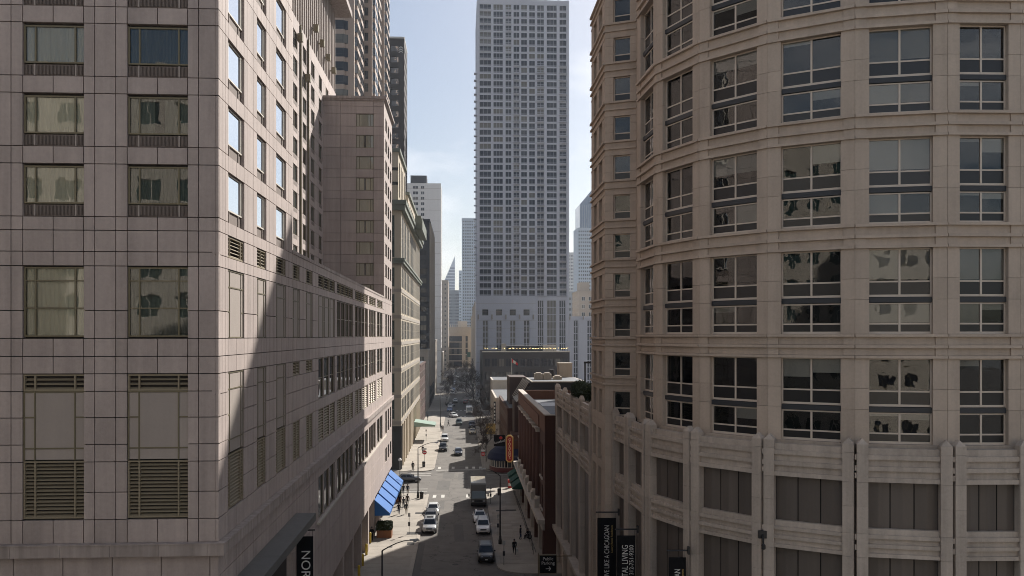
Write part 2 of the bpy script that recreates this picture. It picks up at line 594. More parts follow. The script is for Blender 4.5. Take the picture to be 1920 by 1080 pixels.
def text_mesh(body, size, mat, extrude=0.01, align='CENTER', spacing=1.0, linesp=1.0):
    c = bpy.data.curves.new('lettering', 'FONT')
    c.body = body
    c.size = size
    c.extrude = extrude
    c.align_x = align
    c.align_y = 'CENTER'
    c.space_character = spacing
    c.space_line = linesp
    o = bpy.data.objects.new('lettering_tmp', c)
    COL.objects.link(o)
    dg = bpy.context.evaluated_depsgraph_get()
    me = bpy.data.meshes.new_from_object(o.evaluated_get(dg))
    me.materials.clear()
    me.materials.append(mat)
    bpy.data.objects.remove(o)
    bpy.data.curves.remove(c)
    return me

F_ = 1613.0
def ratio(u):
    a = (u - 960) / F_
    return (math.sin(YAW) + a * math.cos(YAW)) / (math.cos(YAW) - a * math.sin(YAW))
def gnd(u, v, z=0.0):
    """ground point seen at photo position u, v"""
    d = F_ * (CAM_H - z) / (v - 630)
    a = (u - 960) / F_
    return Vector((d * (math.sin(YAW) + a * math.cos(YAW)), d * (math.cos(YAW) - a * math.sin(YAW)), z))
def X_at(u, Y):
    return Y * ratio(u)
def Z_at(v, X, Y):
    return CAM_H + (630 - v) * (X * math.sin(YAW) + Y * math.cos(YAW)) / F_

# ================================================================ ground
def struct(o):
    o['kind'] = 'structure'
    return o

struct(MB().poly([(-4000, -600, -0.02), (4000, -600, -0.02), (4000, 6000, -0.02), (-4000, 6000, -0.02)]).build('ground', M['ground']))
KL, KR = -5.5, 3.9                    # kerb lines
BL, BR = -11.3, 9.4                   # building lines
CROSS = [(143.0, 166.0), (281.0, 299.0), (420.0, 438.0), (560.0, 578.0)]
for k, (a, b) in enumerate(CROSS):
    struct(MB().poly([(-160, a, 0), (160, a, 0), (160, b, 0), (-160, b, 0)]).build('cross_street', M['asphalt']))
road = struct(MB().poly([(KL, -70, 0.004), (KR, -70, 0.004), (KR, 705, 0.004), (KL, 705, 0.004)]).build('street', M['asphalt']))
struct(MB().poly([(KR, -70, 0.004), (60, -70, 0.004), (60, 40, 0.004), (10.9, 60, 0.004), (10.9, 94, 0.004), (KR, 94, 0.004)]).build('driveway', M['asphalt']))

def rounded(x0, x1, y0, y1, near, far, side):
    """pavement outline with the street-side corners rounded"""
    r, pts = 3.4, []
    xs = x1 if side < 0 else x0       # street side x
    xo = x0 if side < 0 else x1
    sg = -1 if side < 0 else 1        # from street side towards the buildings
    def arc(cy, a0, a1):
        return [(xs + sg * r + sg * r * -math.cos(R(a)), cy + r * math.sin(R(a))) for a in [a0 + (a1 - a0) * k / 6 for k in range(7)]]
    pts = [(xo, y0)]
    pts += arc(y0 + r, -90, 0) if near else [(xs, y0)]
    pts += arc(y1 - r, 0, 90) if far else [(xs, y1)]
    pts += [(xo, y1)]
    if side < 0:
        return pts
    return pts[::-1]

slab_rng = random.Random(3)
def pavement(x0, x1, y0, y1, near, far, side, slabs=None):
    root = struct(MB().prism(rounded(x0, x1, y0, y1, near, far, side), -0.02, 0.125).build('pavement', M['walk']))
    xs = x1 if side < 0 else x0
    if slabs:
        a, b = slabs
        n = 4
        w = abs(x1 - x0) - 0.5
        xa = x0 + 0.05 if side < 0 else x0 + 0.45
        step = 1.6
        y = a
        while y < b - 0.01:
            for i in range(n):
                bx('paving_slab', root, M['walk'], WORLD, xa + w * i / n + 0.012, xa + w * (i + 1) / n - 0.012, 0.12,
                   0.148 + slab_rng.uniform(-0.003, 0.004), -(y + step - 0.012), -(y + 0.012))
            y += step
        y = a
        while y < b - 0.01:
            q = (xs - 0.40, xs + 0.02) if side < 0 else (xs - 0.02, xs + 0.40)
            bx('kerb_stone', root, M['kerb'], WORLD, q[0], q[1], 0.0, 0.152, -(y + 3.18), -(y + 0.02))
            y += 3.2
    return root

pavement(BL - 30, KL, -60, 143, False, True, -1, (62, 139))
pavement(KR, 14, 94, 147.5, True, True, 1, (98, 144))
ys = [166.0, 281, 299, 420, 438, 560, 578, 705]
for k in range(0, 8, 2):
    pavement(BL - 30, KL, ys[k], ys[k + 1], True, k < 6, -1, (170, 270) if k == 0 else None)
    pavement(KR, 60, ys[k], ys[k + 1], True, k < 6, 1)

def sheet(name, pts, mat, z):
    return struct(MB().poly([(x, y, z) for x, y in pts]).build(name, mat))
# road paint: stop bars and crosswalk bars at the first two crossings
for (y, w) in ((167.6, 0.55),):
    sheet('stop_line', [(KL + 0.4, y), (KR - 0.6, y), (KR - 0.6, y + w), (KL + 0.4, y + w)], M['mark'], 0.009)
cw_rng = random.Random(5)
for y0 in (139.2, 169.4, 277.5, 300.0):
    for x in [KL + 0.7 + 1.35 * k for k in range(7)]:
        if cw_rng.random() < 0.75:
            sheet('crosswalk_bar', [(x, y0), (x + 0.55, y0), (x + 0.55, y0 + 2.6), (x, y0 + 2.6)], M['mark'], 0.0085)
for sx, e in ((-10.6, KL - 0.4), (KR + 0.6, 9.6)):
    for y in (145.0, 147.2, 161.5, 163.7):
        sheet('crosswalk_line', [(sx, y), (e, y), (e, y + 0.32), (sx, y + 0.32)], M['mark'], 0.0085)
# asphalt repairs, manholes, grates
pr = random.Random(11)
for k in range(17):
    x = pr.uniform(KL + 0.6, KR - 2.2); y = pr.uniform(85, 270)
    w, l = pr.uniform(0.8, 2.2), pr.uniform(2.5, 11)
    j = lambda: pr.uniform(-0.15, 0.15)
    sheet('asphalt_patch', [(x + j(), y + j()), (x + w + j(), y + j()), (x + w + j(), y + l + j()), (x + j(), y + l + j())], M['patch'], 0.0062 + 0.0001 * k)
sheet('gutter_patch', [(KL + 0.05, 92), (KL + 0.85, 92), (KL + 0.8, 109), (KL + 0.05, 109)], M['patch'], 0.0125)
def disc(name, x, y, r, z, mat):
    m = MB()
    m.lathe([(r, z - 0.02), (r, z), (r * 0.8, z + 0.004), (r * 0.78, z)], 18, (x, y))
    return struct(m.build(name, mat))
for x, y, z in ((-0.8, 98.5, 0.012), (-1.2, 133, 0.012), (-3.0, 150, 0.012), (0.3, 158, 0.012), (-8.9, 106.5, 0.157), (-0.5, 210, 0.012)):
    disc('manhole_cover', x, y, 0.36, z, M['iron'])
for x, y, w, l in ((-6.9, 107.5, 0.9, 1.3), (-7.3, 113.0, 1.9, 1.4), (-6.9, 126, 1.6, 1.2), (6.4, 127.5, 1.6, 0.9), (5.0, 127.3, 1.5, 0.9)):
    g = MB()
    g.b(x, x + w, y, y + l, 0.13, 0.158)
    for k in range(5):
        g.b(x + 0.06, x + w - 0.06, y + l * (k + 0.25) / 5, y + l * (k + 0.6) / 5, 0.1585, 0.166)
    struct(g.build('pavement_grate', M['iron']))

# ================================================================ hotel, near left
HF = Fr((-36.0, 40.65), (BL, 40.65))
HS = Fr((BL, 40.65), (BL, 139.2))
hot = thing('hotel_building', 'pinkish granite hotel with curtained windows filling the left edge beside the street', 'building', (-20, 60, 0))
G = 0.02
core = MB()
core.b(-36, BL - 0.31, 40.96, 58.0, 5.1, 64)               # corner block
core.b(-36, BL - 0.312, 58.0, 139.0, 5.1, 31.4)            # podium
core.b(-36, -20.31, 58.0, 137.5, 31.4, 64.5)               # set-back slab
core.b(-36, BL - 0.308, 125.31, 138.9, 31.4, 60.0)         # cross wing
core.b(-36, -13.6, 41.2, 139.0, 0, 5.1)
core.build('inner_wall', M['hotel_core'], hot)
SP = Pool(hot, 'stone_panel', M['hotel'], 300, 'stone_cladding')
PD = -0.3

def split(fr, s0, s1, z0, z1, openings, d1=0.0, d0=PD, pool=None):
    """panel of a band, skipped where an opening lies"""
    for a, b, c, e in openings:
        if s0 > a - 0.05 and s1 < b + 0.05 and z0 > c - 0.05 and z1 < e + 0.05:
            return
    (pool or SP).add(fr, s0 + G, s1 - G, z0 + G, z1 - G, d0, d1)

# window prototypes -------------------------------------------------
def hotel_window(w, h, side=0.475, transoms=(), fmat='bronze', bar=0.07):
    """frame bars of a three-light window; returns frame mesh and pane rectangles"""
    m = MB()
    m.b(0, w, 0, 0.12, 0, bar); m.b(0, w, 0, 0.12, h - bar, h)
    for x in (0, side, w - side - bar, w - bar):
        m.b(x, x + bar, 0, 0.118, bar, h - bar)
    panes = []
    cols = [(bar, side), (side + bar, w - side - bar), (w - side, w - bar)]
    for ci, (a, b) in enumerate(cols):
        zs = [bar]
        for tz, which in transoms:
            if ci in which:
                m.b(a, b, 0.004, 0.11, tz, tz + bar * 0.8)
                panes.append((a, b, zs[-1], tz)); zs.append(tz + bar * 0.8)
        panes.append((a, b, zs[-1], h - bar))
    return m.mesh('window', M[fmat]), panes

def curtain_mesh(w, h, gap=0.0, amp=0.022):
    m = MB()
    n = 46
    for a, b in (((0, w),) if gap == 0 else ((0, w * 0.5 - gap), (w * 0.5 + gap, w))):
        k0 = int(n * (b - a) / w)
        row = []
        for k in range(k0 + 1):
            x = a + (b - a) * k / k0
            y = amp * math.sin(k * 1.9) + amp * 0.5 * math.sin(k * 0.83 + 1)
            row.append((x, y))
        for k in range(k0):
            m.poly([(row[k][0], row[k][1], 0), (row[k + 1][0], row[k + 1][1], 0), (row[k + 1][0], row[k + 1][1], h), (row[k][0], row[k][1], h)])
    return m

_pm = {}
def pane_mesh(w, h, mat, th=0.015):
    k = (round(w, 3), round(h, 3), mat.name)
    if k not in _pm:
        _pm[k] = MB().b(0, w, 0, th, 0, h).mesh('pane', mat)
    return _pm[k]

WW = 2.80
W_std = hotel_window(WW, 1.74)
W_tall = hotel_window(WW, 3.22, transoms=((1.30, (0, 1, 2)), (2.56, (0, 1, 2))))
CU = {}
for nm, w, h in (('std', WW, 1.72), ('tall', WW, 3.2)):
    CU[nm] = [curtain_mesh(w, h, g).mesh('curtain', M[c]) for c, g in (('curtain', 0.0), ('curtain_dim', 0.0), ('curtain_dim', 0.22))]

def put_window(fr, s, z, proto, cur, pmat='pane_clear', d=-0.10):
    me, panes = proto
    w = inst('window', hot, me, fr, s, z, d)
    for a, b, c, e in panes:
        kid('pane', w, pane_mesh(b - a, e - c, M[pmat]), (a, 0.05, c))
    if cur is not None:
        kid('curtain', w, cur, (0, 0.135, 0.01))
    return w

def grille(fr, s, z0, z1, name='vent_grille', d=-0.06):
    m = MB()
    m.b(0, WW, 0.05, 0.2, 0, z1 - z0)
    for k in range(44):
        x = 0.04 + (WW - 0.08) * k / 44
        m.b(x, x + 0.03, 0, 0.048, 0.05, z1 - z0 - 0.05)
    for x in (0.44, WW - 0.52):
        m.b(x, x + 0.07, -0.01, 0.045, 0, z1 - z0, 1)
    return m.mesh('vent_grille', [M['grille'], M['blank']])
GR = grille(None, 0, 0, 0.52)

_lv = {}
def louver_parts(w, h, bars):
    """frame mesh, slat list for a louvred opening"""
    k = (round(w, 2), round(h, 2), bars)
    if k in _lv:
        return _lv[k]
    m = MB()
    b = 0.07
    m.b(0, w, 0, 0.14, 0, b); m.b(0, w, 0, 0.14, h - b, h)
    xs = [0, w - b] + ([0.475, w - 0.475 - b] if bars == 3 else [w * q / bars for q in range(1, bars)])
    for x in xs:
        m.b(x, x + b, -0.004, 0.14, b, h - b)
    s = MB()
    s.hexa([(0, 0.005, 0), (1, 0.005, 0), (1, 0.13, 0.075), (0, 0.13, 0.075), (0, 0.0, 0.022), (1, 0.0, 0.022), (1, 0.125, 0.097), (0, 0.125, 0.097)])
    _lv[k] = (m.mesh('louver', M['louver']), s.mesh('slat', M['louver']))
    return _lv[k]

def louver(fr, s, z, w, h, bars=3, step=0.165, d=-0.06, root=None):
    f, sl_ = louver_parts(w, h, bars)
    o = inst('louver', root or hot, f, fr, s, z, d)
    n = max(2, int((h - 0.14) / step))
    for k in range(n):
        kid('slat', o, sl_, (0.07, 0.02, 0.07 + (h - 0.14) * k / n), scale=(w - 0.14, 1, 1))
    return o

_bf = {}
def blank_frame(fr, s, z, w, h, rails, mull=0.475, d=-0.05):
    """bricked-up window: bronze strips over stone infill panels"""
    k = (round(w, 2), round(h, 2), rails, mull)
    b = 0.06
    if k not in _bf:
        m = MB()
        for x in (0, mull, w - mull - b, w - b):
            m.b(x, x + b, -0.008, 0.06, 0, h)
        for zz, which in rails:
            for ci, (a, e) in enumerate(((b, mull), (mull + b, w - mull - b), (w - mull, w - b))):
                if ci in which:
                    m.b(a, e, -0.006, 0.06, zz, zz + b)
        _bf[k] = m.mesh('blank_window', M['bronze'])
    o = inst('blank_window', hot, _bf[k], fr, s, z, d)
    for ci, (a, e) in enumerate(((b, mull), (mull + b, w - mull - b), (w - mull, w - b))):
        zs = sorted([0.0] + [q for q, wh in rails if ci in wh and q > 0.01] + [h])
        for p, q in zip(zs[:-1], zs[1:]):
            if q - p > 0.1:
                kid('infill_panel', o, unit_box(M['blank']), (a + 0.005, 0.02, p + 0.03), scale=(e - a - 0.01, 0.2, q - p - 0.04))
    return o

# front face ----------------------------------------------------------
def sx(u):
    return X_at(u, 40.65) + 36.0
vj = [sx(u) for u in (20, 41)]
C2 = (sx(42.5), sx(156.5)); C1 = (sx(238.5), sx(351.5))
PER = C1[0] - C2[0]
C3 = (C2[0] - PER, C2[1] - PER); C4 = (C3[0] - PER, C3[1] - PER)
colsF = [C4, C3, C2, C1]
joints = [41.28, 40.5, 38.06, 37.27, 34.83, 34.03, 31.6, 30.97, 29.99, 29.33, 27.27, 25.99, 25.16, 24.36, 23.55, 22.34, 21.1, 20.3, 18.9, 17.64, 16.55]
FH = 3.23
up = []
for k in range(1, 5):
    up += [41.28 + k * FH, 40.5 + k * FH]
joints = sorted(set(up + joints), reverse=True)
def openings(cols):
    o = []
    for a, b in cols:
        for k in range(-2, 5):
            z = 38.06 + k * FH + (0.0 if k >= 0 else 0)
            o.append((a, b, z, 40.5 + k * FH))
        o.append((a, b, 25.99, 29.33))
        o.append((a, b, 17.64, 24.36))
    return o
opF = openings(colsF)
edges = [0.0]
for a, b in colsF:
    edges += [a - 0.52, a, (a + b) / 2, b, b + 0.5]
edges = sorted(e for e in edges if e > 0.3) + [HF.L - 0.13]
edges = [0.0] + edges
for z1, z0 in zip(joints[:-1], joints[1:]):
    for s0, s1 in zip(edges[:-1], edges[1:]):
        if s1 - s0 > 0.03:
            split(HF, s0, s1, z0, z1, opF + [(a, b, c, e) for a, b, c, e in opF])
for (a, b) in colsF:
    for k in range(-2, 5):
        zb = 38.06 + k * FH
        inst('vent_grille', hot, GR, HF, a, zb + 0.04, -0.12)
        bright = (a == C2[0] or a == C4[0])
        cur = CU['std'][0] if bright and k < 3 else CU['std'][1 + (k % 2)]
        put_window(HF, a + 0.01, zb + 0.60, W_std, cur)
    put_window(HF, a + 0.01, 26.06, W_tall, CU['tall'][0 if a == C2[0] else 1])
    louver(HF, a + 0.01, 23.57, WW, 0.76)
    blank_frame(HF, a + 0.01, 20.38, WW, 3.18, ((0.52, (0, 1, 2)), (1.95, (0, 2)), (3.12, (0, 1, 2))))
    louver(HF, a + 0.01, 17.70, WW, 2.64)
# cornice and base blocks below it
s = 0.0
while s < HF.L:
    e = min(s + 2.21, HF.L + 0.33)
    bx('cornice_block', hot, M['cornice'], HF, s + 0.006, e - 0.006, 15.98, 16.50, -0.3, 0.33)
    s = e
bx('cornice_cap', hot, M['cornice'], HF, 0, HF.L + 0.36, 16.503, 16.56, -0.3, 0.36)
zr = [15.95, 14.3, 12.6, 10.9, 9.2, 7.5, 5.8]
for i, (z1, z0) in enumerate(zip(zr[:-1], zr[1:])):
    s = -1.1 if i % 2 else 0.0
    while s < HF.L:
        SP.add(HF, max(s, 0) + G, min(s + 2.21, HF.L) - G, z0 + G, z1 - G, PD, 0.02)
        s += 2.21
# thin corner strip
for z1, z0 in zip(joints[:-1], joints[1:]):
    SP.add(HF, HF.L - 0.13 + G, HF.L, z0 + G, z1 - G, PD, 0)

# street side face ----------------------------------------------------
Y0 = 40.65
c_side = [(42.30, 45.36), (48.15, 50.40), (53.05, 56.00)]
c_side = [(a - Y0, b - Y0) for a, b in c_side]
c45 = [(58.2 - Y0, 60.7 - Y0), (63.1 - Y0, 65.8 - Y0)]
groups = [(68.4, 77.2, 3), (78.5, 89.9, 4), (91.6, 103.8, 4), (105.2, 113.0, 3), (115.0, 122.6, 2)]
groups = [(a - Y0, b - Y0, n) for a, b, n in groups]
wingc = [(127.2 - Y0, 129.8 - Y0), (131.2 - Y0, 133.8 - Y0), (135.3 - Y0, 137.9 - Y0)]
opS = []
for a, b in c_side:
    for k in range(-2, 5):
        opS.append((a, b, 38.06 + k * FH, 40.5 + k * FH))
for a, b in c_side + c45:
    opS.append((a, b, 29.9, 30.97)); opS.append((a, b, 25.99, 29.33))
for a, b in c_side:
    opS.append((a, b, 17.64, 24.36))
for a, b in c45:
    opS.append((a, b, 23.4, 24.36)); opS.append((a, b, 17.64, 20.3))
for a, b, n in groups:
    opS += [(a, b, 29.9, 30.97), (a, b, 25.99, 29.33), (a, b, 21.1, 24.36), (a, b, 17.64, 20.3), (a, b, 11.6, 14.95)]
jS = sorted(set([j for j in joints if j > 31] + [31.6, 30.97, 29.9, 29.33, 27.27, 25.99, 25.16, 24.36, 23.4, 22.34, 21.1, 20.3, 18.9, 17.64, 16.55, 15.9, 14.95, 13.3, 11.6, 9.5, 7.4, 5.2]), reverse=True)
eS = [0.0, 0.6, 1.15]
for a, b in c_side:
    eS += [a, (a + b) / 2, b, b + 0.75, b + 2.0]
eS = [e for e in eS if e < 17.2] + [17.35]
for a, b in c45:
    eS += [a, (a + b) / 2, b, b + 1.2]
for a, b, n in groups:
    eS += [a + (b - a) * q / n for q in range(n + 1)]
eS += [84.35]
for a, b in wingc:
    eS += [a, (a + b) / 2, b]
eS += [HS.L]
eS = sorted(set(round(e, 3) for e in eS))
eS = [e for k, e in enumerate(eS) if k == 0 or e - eS[k - 1] > 0.12]
PORTAL = (45.5 - Y0, 57.3 - Y0, 5.0, 13.3)
wrows = [58.15 - 3.075 * k for k in range(9)]
opW = []
for a, b in wingc:
    for zt in wrows:
        opW.append((a, b, zt - 1.85, zt))
    opW += [(a, b, 25.99, 29.33), (a, b, 20.3, 24.36), (a, b, 11.6, 14.95), (a, b, 7.4, 9.5)]
for z1, z0 in zip(jS[:-1], jS[1:]):
    for s0, s1 in zip(eS[:-1], eS[1:]):
        if s0 >= 17.3 and z0 > 31.55:
            continue
        if s0 >= 84.3:
            continue
        if s0 > PORTAL[0] - 1.5 and s1 < PORTAL[1] + 0.9 and z1 < 13.35:
            continue
        split(HS, s0, s1, z0, z1, opS)
# wing side: piers between windows plus bands
zz = sorted(set([60.0, 31.6, 30.97, 29.33, 25.99, 24.36, 20.3, 16.55, 14.95, 11.6, 9.5, 7.4, 5.2] + [r for r in wrows if r > 31.6] + [r - 1.85 for r in wrows if r - 1.85 > 31.6]), reverse=True)
ew = sorted([84.35] + [q for ab in wingc for q in ab] + [HS.L])
for z1, z0 in zip(zz[:-1], zz[1:]):
    for s0, s1 in zip(ew[:-1], ew[1:]):
        split(HS, s0, s1, z0, z1, opW)
sw = simple_window(2.6, 1.85, 2, 1, M['bronze'], M['pane_podium'], 0.07)
sw2 = simple_window(2.6, 3.34, 2, 2, M['bronze'], M['pane_podium'], 0.07)
sw3 = simple_window(2.6, 4.06, 2, 2, M['bronze'], M['pane_podium'], 0.07)
sw4 = simple_window(2.6, 2.1, 2, 1, M['bronze'], M['pane_podium'], 0.07)
for a, b in wingc:
    for zt in wrows:
        if zt - 1.85 > 31:
            inst('window', hot, sw, HS, a, zt - 1.85, -0.1)
    inst('window', hot, sw2, HS, a, 25.99, -0.1)
    inst('window', hot, sw3, HS, a, 20.3, -0.1)
    inst('window', hot, sw2, HS, a, 11.6, -0.1)
    inst('window', hot, sw4, HS, a, 7.4, -0.1)

# corner-block windows on the street side: bright sky-reflecting panes over grilles
for (a, b) in c_side:
    w = b - a
    pr_, pn_ = hotel_window(w, 1.80, side=0.36, fmat='white_frame')
    gm = MB()
    gm.b(0, w, 0.05, 0.2, 0, 0.55)
    for x in (0.0, w * 0.2, w * 0.78, w - 0.05):
        gm.b(x, x + 0.05, 0.0, 0.045, 0, 0.55, 1)
    gme = gm.mesh('vent_grille', [M['grille'], M['blank']])
    for k in range(-2, 5):
        zb = 38.06 + k * FH
        inst('vent_grille', hot, gme, HS, a, zb + 0.02, -0.12)
        put_window(HS, a, zb + 0.60, (pr_, pn_), None, 'pane_side')
for (a, b) in c_side + c45:
    louver(HS, a, 29.93, b - a, 1.02, 3 if b - a > 2.4 else 2)
    blank_frame(HS, a, 26.0, b - a, 3.32, ((0.0, (1,)), (1.25, (0, 2)), (2.45, (0, 1, 2)), (3.26, (0, 1, 2))), mull=0.42)
for (a, b) in c_side:
    blank_frame(HS, a, 20.38, b - a, 3.96, ((0.62, (0, 1, 2)), (1.85, (0, 2)), (3.1, (0, 1, 2)), (3.9, (0, 1, 2))), mull=0.42)
    louver(HS, a, 17.68, b - a, 2.62, 3)
for (a, b) in c45:
    louver(HS, a, 23.42, b - a, 0.93, 2)
    louver(HS, a, 17.68, b - a, 2.6, 2)
for gi, (a, b, n) in enumerate(groups):
    pw = (b - a) / n
    for q in range(n):
        s0 = a + pw * q + 0.16
        w = pw - 0.32
        SP.add(HS, a + pw * q - 0.16 if q else a, a + pw * q + 0.16, 25.99, 29.33, PD, -0.05)
        SP.add(HS, a + pw * q - 0.16 if q else a, a + pw * q + 0.16, 21.1, 24.36, PD, -0.05)
        SP.add(HS, a + pw * q - 0.16 if q else a, a + pw * q + 0.16, 17.64, 20.3, PD, -0.05)
        SP.add(HS, a + pw * q - 0.16 if q else a, a + pw * q + 0.16, 11.6, 14.95, PD, -0.05)
        louver(HS, s0, 29.95, w, 1.0, 1, 0.2)
        if gi == 0:
            blank_frame(HS, s0, 26.0, w, 3.32, ((1.25, (0, 2)), (2.45, (0, 1, 2)), (3.26, (0, 1, 2))), mull=0.3)
        else:
            inst('window', hot, simple_window(w, 3.3, 2, 2, M['bronze'], M['pane_podium'], 0.06), HS, s0, 26.0, -0.12)
        inst('window', hot, simple_window(w, 3.2, 1, 2, M['bronze'], M['pane_podium'], 0.06), HS, s0, 21.13, -0.12)
        louver(HS, s0, 17.68, w, 2.6, 1, 0.22)
        inst('window', hot, simple_window(w, 3.3, 1, 1, M['bronze'], M['pane_podium'], 0.07), HS, s0, 11.63, -0.12)
# sill under the lower strip, podium coping, cornice
for s0 in range(22, 84, 4):
    bx('window_sill', hot, M['trim'], HS, s0 + 5.01, min(s0 + 9.0, 83.0), 11.38, 11.56, 0.001, 0.22)
s = 17.4
while s < 84.2:
    bx('coping_stone', hot, M['cornice'], HS, s + 0.006, min(s + 2.4, 84.3) - 0.006, 31.585, 31.83, -0.7, 0.05)
    s += 2.4
s = -0.33
while s < HS.L:
    e = min(s + 2.3, HS.L)
    if s < 0:
        bx('cornice_block', hot, M['cornice'], HS, 0.002, e - 0.006, 15.985, 16.495, 0.0, 0.33)
    else:
        bx('cornice_block', hot, M['cornice'], HS, s + 0.006, e - 0.006, 15.985, 16.495, 0.001, 0.33)
    s = e
bx('cornice_cap', hot, M['cornice'], HS, 0.002, HS.L, 16.501, 16.555, 0.001, 0.36)
# portal with dark metal canopy
bx('portal_wall', hot, M['void'], HS, PORTAL[0] - 1.5, PORTAL[1] + 0.9, 0.2, 13.3, -2.2, -1.9)
for k in range(5):
    a = PORTAL[0] - 0.9 + k * 2.8
    o = inst('portal_window', hot, simple_window(2.6, 5.6, 2, 3, M['black'], M['pane_podium'], 0.08), HS, a, 7.2, -1.6)
cn = MB()
cn.box(HS, 2.4, 18.6, 13.75, 14.05, 0.002, 1.35)
cn.box(HS, 2.4, 18.6, 13.55, 13.75, 1.15, 1.35)
cn.build('portal_canopy', surf('canopy_metal', (0.17, 0.17, 0.165), 0.5, big=0.1, streak=0.1, grain=0.03, metal=0.4), hot)
bx('portal_pier', hot, M['hotel'], HS, 17.0, 18.3, 5.0, 13.3, -1.9, -0.02)
# arcade columns and soffit at street level
for y in [60.5 + 7.3 * k for k in range(11)]:
    bx('arcade_column', hot, M['hotel'], HS, y - Y0, y - Y0 + 1.1, 0.15, 5.19, -1.2, -0.03)
    bx('shopfront_pane', hot, M['pane_podium'], HS, y - Y0 + 1.2, y - Y0 + 7.1, 0.15, 5.0, -2.2, -2.12)
# set-back slab (street side, X = -20)
HR = Fr((-20.0, 58.0), (-20.0, 137.5))
HP = Pool(hot, 'slab_panel', M['hotel'], 160, 'slab_cladding')
rc = [103.2 + 6.05 * k - 58 for k in range(-3, 6)]
rz = [59.45 - 3.21 * k for k in range(-1, 9)]
er = [0.0] + sorted(sum([[a, a + 2.6] for a in rc], [])) + [79.5]
zr2 = sorted([64.4] + sum([[r, r - 1.95] for r in rz], []) + [31.4], reverse=True)
for z1, z0 in zip(zr2[:-1], zr2[1:]):
    for s0, s1 in zip(er[:-1], er[1:]):
        hole = any(abs(s0 - a) < 0.05 for a in rc) and any(abs(z1 - r) < 0.05 for r in rz)
        if not hole:
            if s1 - s0 > 4:
                h_ = (s0 + s1) / 2
                for p, q in ((s0, h_), (h_, s1)):
                    HP.add(HR, p + G, q - G, z0 + G, z1 - G, PD, 0)
            else:
                HP.add(HR, s0 + G, s1 - G, z0 + G, z1 - G, PD, 0)
HP.flush()
rw = simple_window(2.6, 1.95, 2, 1, M['bronze'], M['pane_podium'], 0.08)
for a in rc:
    for r in rz:
        inst('window', hot, rw, HR, a, r - 1.95, -0.1)
        if 100 < a + 58 < 134:
            bx('vent_grille', hot, M['grille'], HR, a + 0.2, a + 2.4, r - 2.45, r - 2.02, 0.002, 0.012)
pn = MB()
pn.b(-36, -20.5, 60, 137.3, 64.4, 77)
pn.build('plant_floor', M['grille'], hot)
for k in range(40):
    bx('plant_fin', hot, M['hotel_wall'], HR, 20 + k * 1.5, 20.35 + k * 1.5, 64.4, 77, -0.5, 0.0)
bx('roof_slab', hot, M['cornice'], HR, -1, 81.0, 77.0, 77.9, -16, 2.4)
for y in (107.2, 112.4):
    bx('rain_pipe', hot, M['bronze'], HR, y - 58, y - 58 + 0.22, 31.5, 64.4, 0.02, 0.24)
for y, z in ((104.4, 61.5), (109.6, 58.2), (115.5, 66.6), (120.5, 66.3), (126.0, 66.1), (131.5, 65.9)):
    lampm = MB()
    lampm.box(HR, y - 58, y - 57.3, z, z + 0.9, 0.25, 0.85)
    lampm.box(HR, y - 57.7, y - 57.55, z + 0.35, z + 0.5, 0.0, 0.25)
    lampm.build('flood_lamp', M['bronze'], hot)
# cross wing, shaded front
HW = Fr((-20.0, 125.0), (BL, 125.0))
wp = [0.0, 2.5, 4.72, 7.22, HW.L - 0.02]
wz = sorted([60.0, 59.2] + sum([[r, r - 1.85] for r in wrows], []) + [31.4], reverse=True)
WP = Pool(hot, 'wing_panel', M['hotel'], 200)
for z1, z0 in zip(wz[:-1], wz[1:]):
    for i, (s0, s1) in enumerate(zip(wp[:-1], wp[1:])):
        if i == 2 and any(abs(z1 - r) < 0.05 for r in wrows):
            continue
        if z1 - z0 > 2.6:
            zm = (z0 + z1) / 2
            WP.add(HW, s0 + G, s1 - G, zm + G, z1 - G, PD, 0); WP.add(HW, s0 + G, s1 - G, z0 + G, zm - G, PD, 0)
        else:
            WP.add(HW, s0 + G, s1 - G, z0 + G, z1 - G, PD, 0)
WP.flush()
wf, wpanes = hotel_window(2.5, 1.82, side=0.42)
wc = [curtain_mesh(2.5, 1.8, g).mesh('curtain', M['curtain']) for g in (0.0, 0.12)]
for i, r in enumerate(wrows):
    w = inst('window', hot, wf, HW, 4.72, r - 1.84, -0.10)
    for a, b, c, e in wpanes:
        kid('pane', w, pane_mesh(b - a, e - c, M['pane_clear']), (a, 0.05, c))
    kid('curtain', w, wc[i % 2], (0, 0.135, 0.01))
for z0, z1, dd in ((60.0, 60.25, 0.18), (60.25, 60.6, 0.38)):
    m = MB(); m.b(-20.0 + (0.002 if dd < 0.3 else 0), BL + dd, 125.0 - dd, 139.2 + dd, z0, z1)
    m.build('wing_cornice', M['cornice'], hot)
SP.flush()

# ================================================================ right tower
VT = [(12.55, 61.01), (12.82, 56.34), (14.52, 51.98), (17.47, 48.35), (21.40, 45.82), (25.92, 44.62), (29.9, 44.5), (34.4, 45.4), (38.6, 47.6)]
PC = (10.9, 65.32); PJ = (13.12, 64.30)
TXB = 72.3
tow = thing('apartment_tower', 'tan precast apartment tower with a curved window front on the right', 'building', (24, 62, 0))
def inset(pts, d):
    """offset an open polyline outward by d (outward = right of travel)"""
    out = []
    n = len(pts)
    for k in range(n):
        ns = []
        if k > 0:
            ns.append(Fr(pts[k - 1], pts[k]).n)
        if k < n - 1:
            ns.append(Fr(pts[k], pts[k + 1]).n)
        nn = sum(ns, Vector((0, 0, 0)))
        nn = nn / len(ns)
        nn = nn / nn.length_squared
        out.append((pts[k][0] + nn.x * d, pts[k][1] + nn.y * d))
    return out
ci = inset(VT, -0.45)
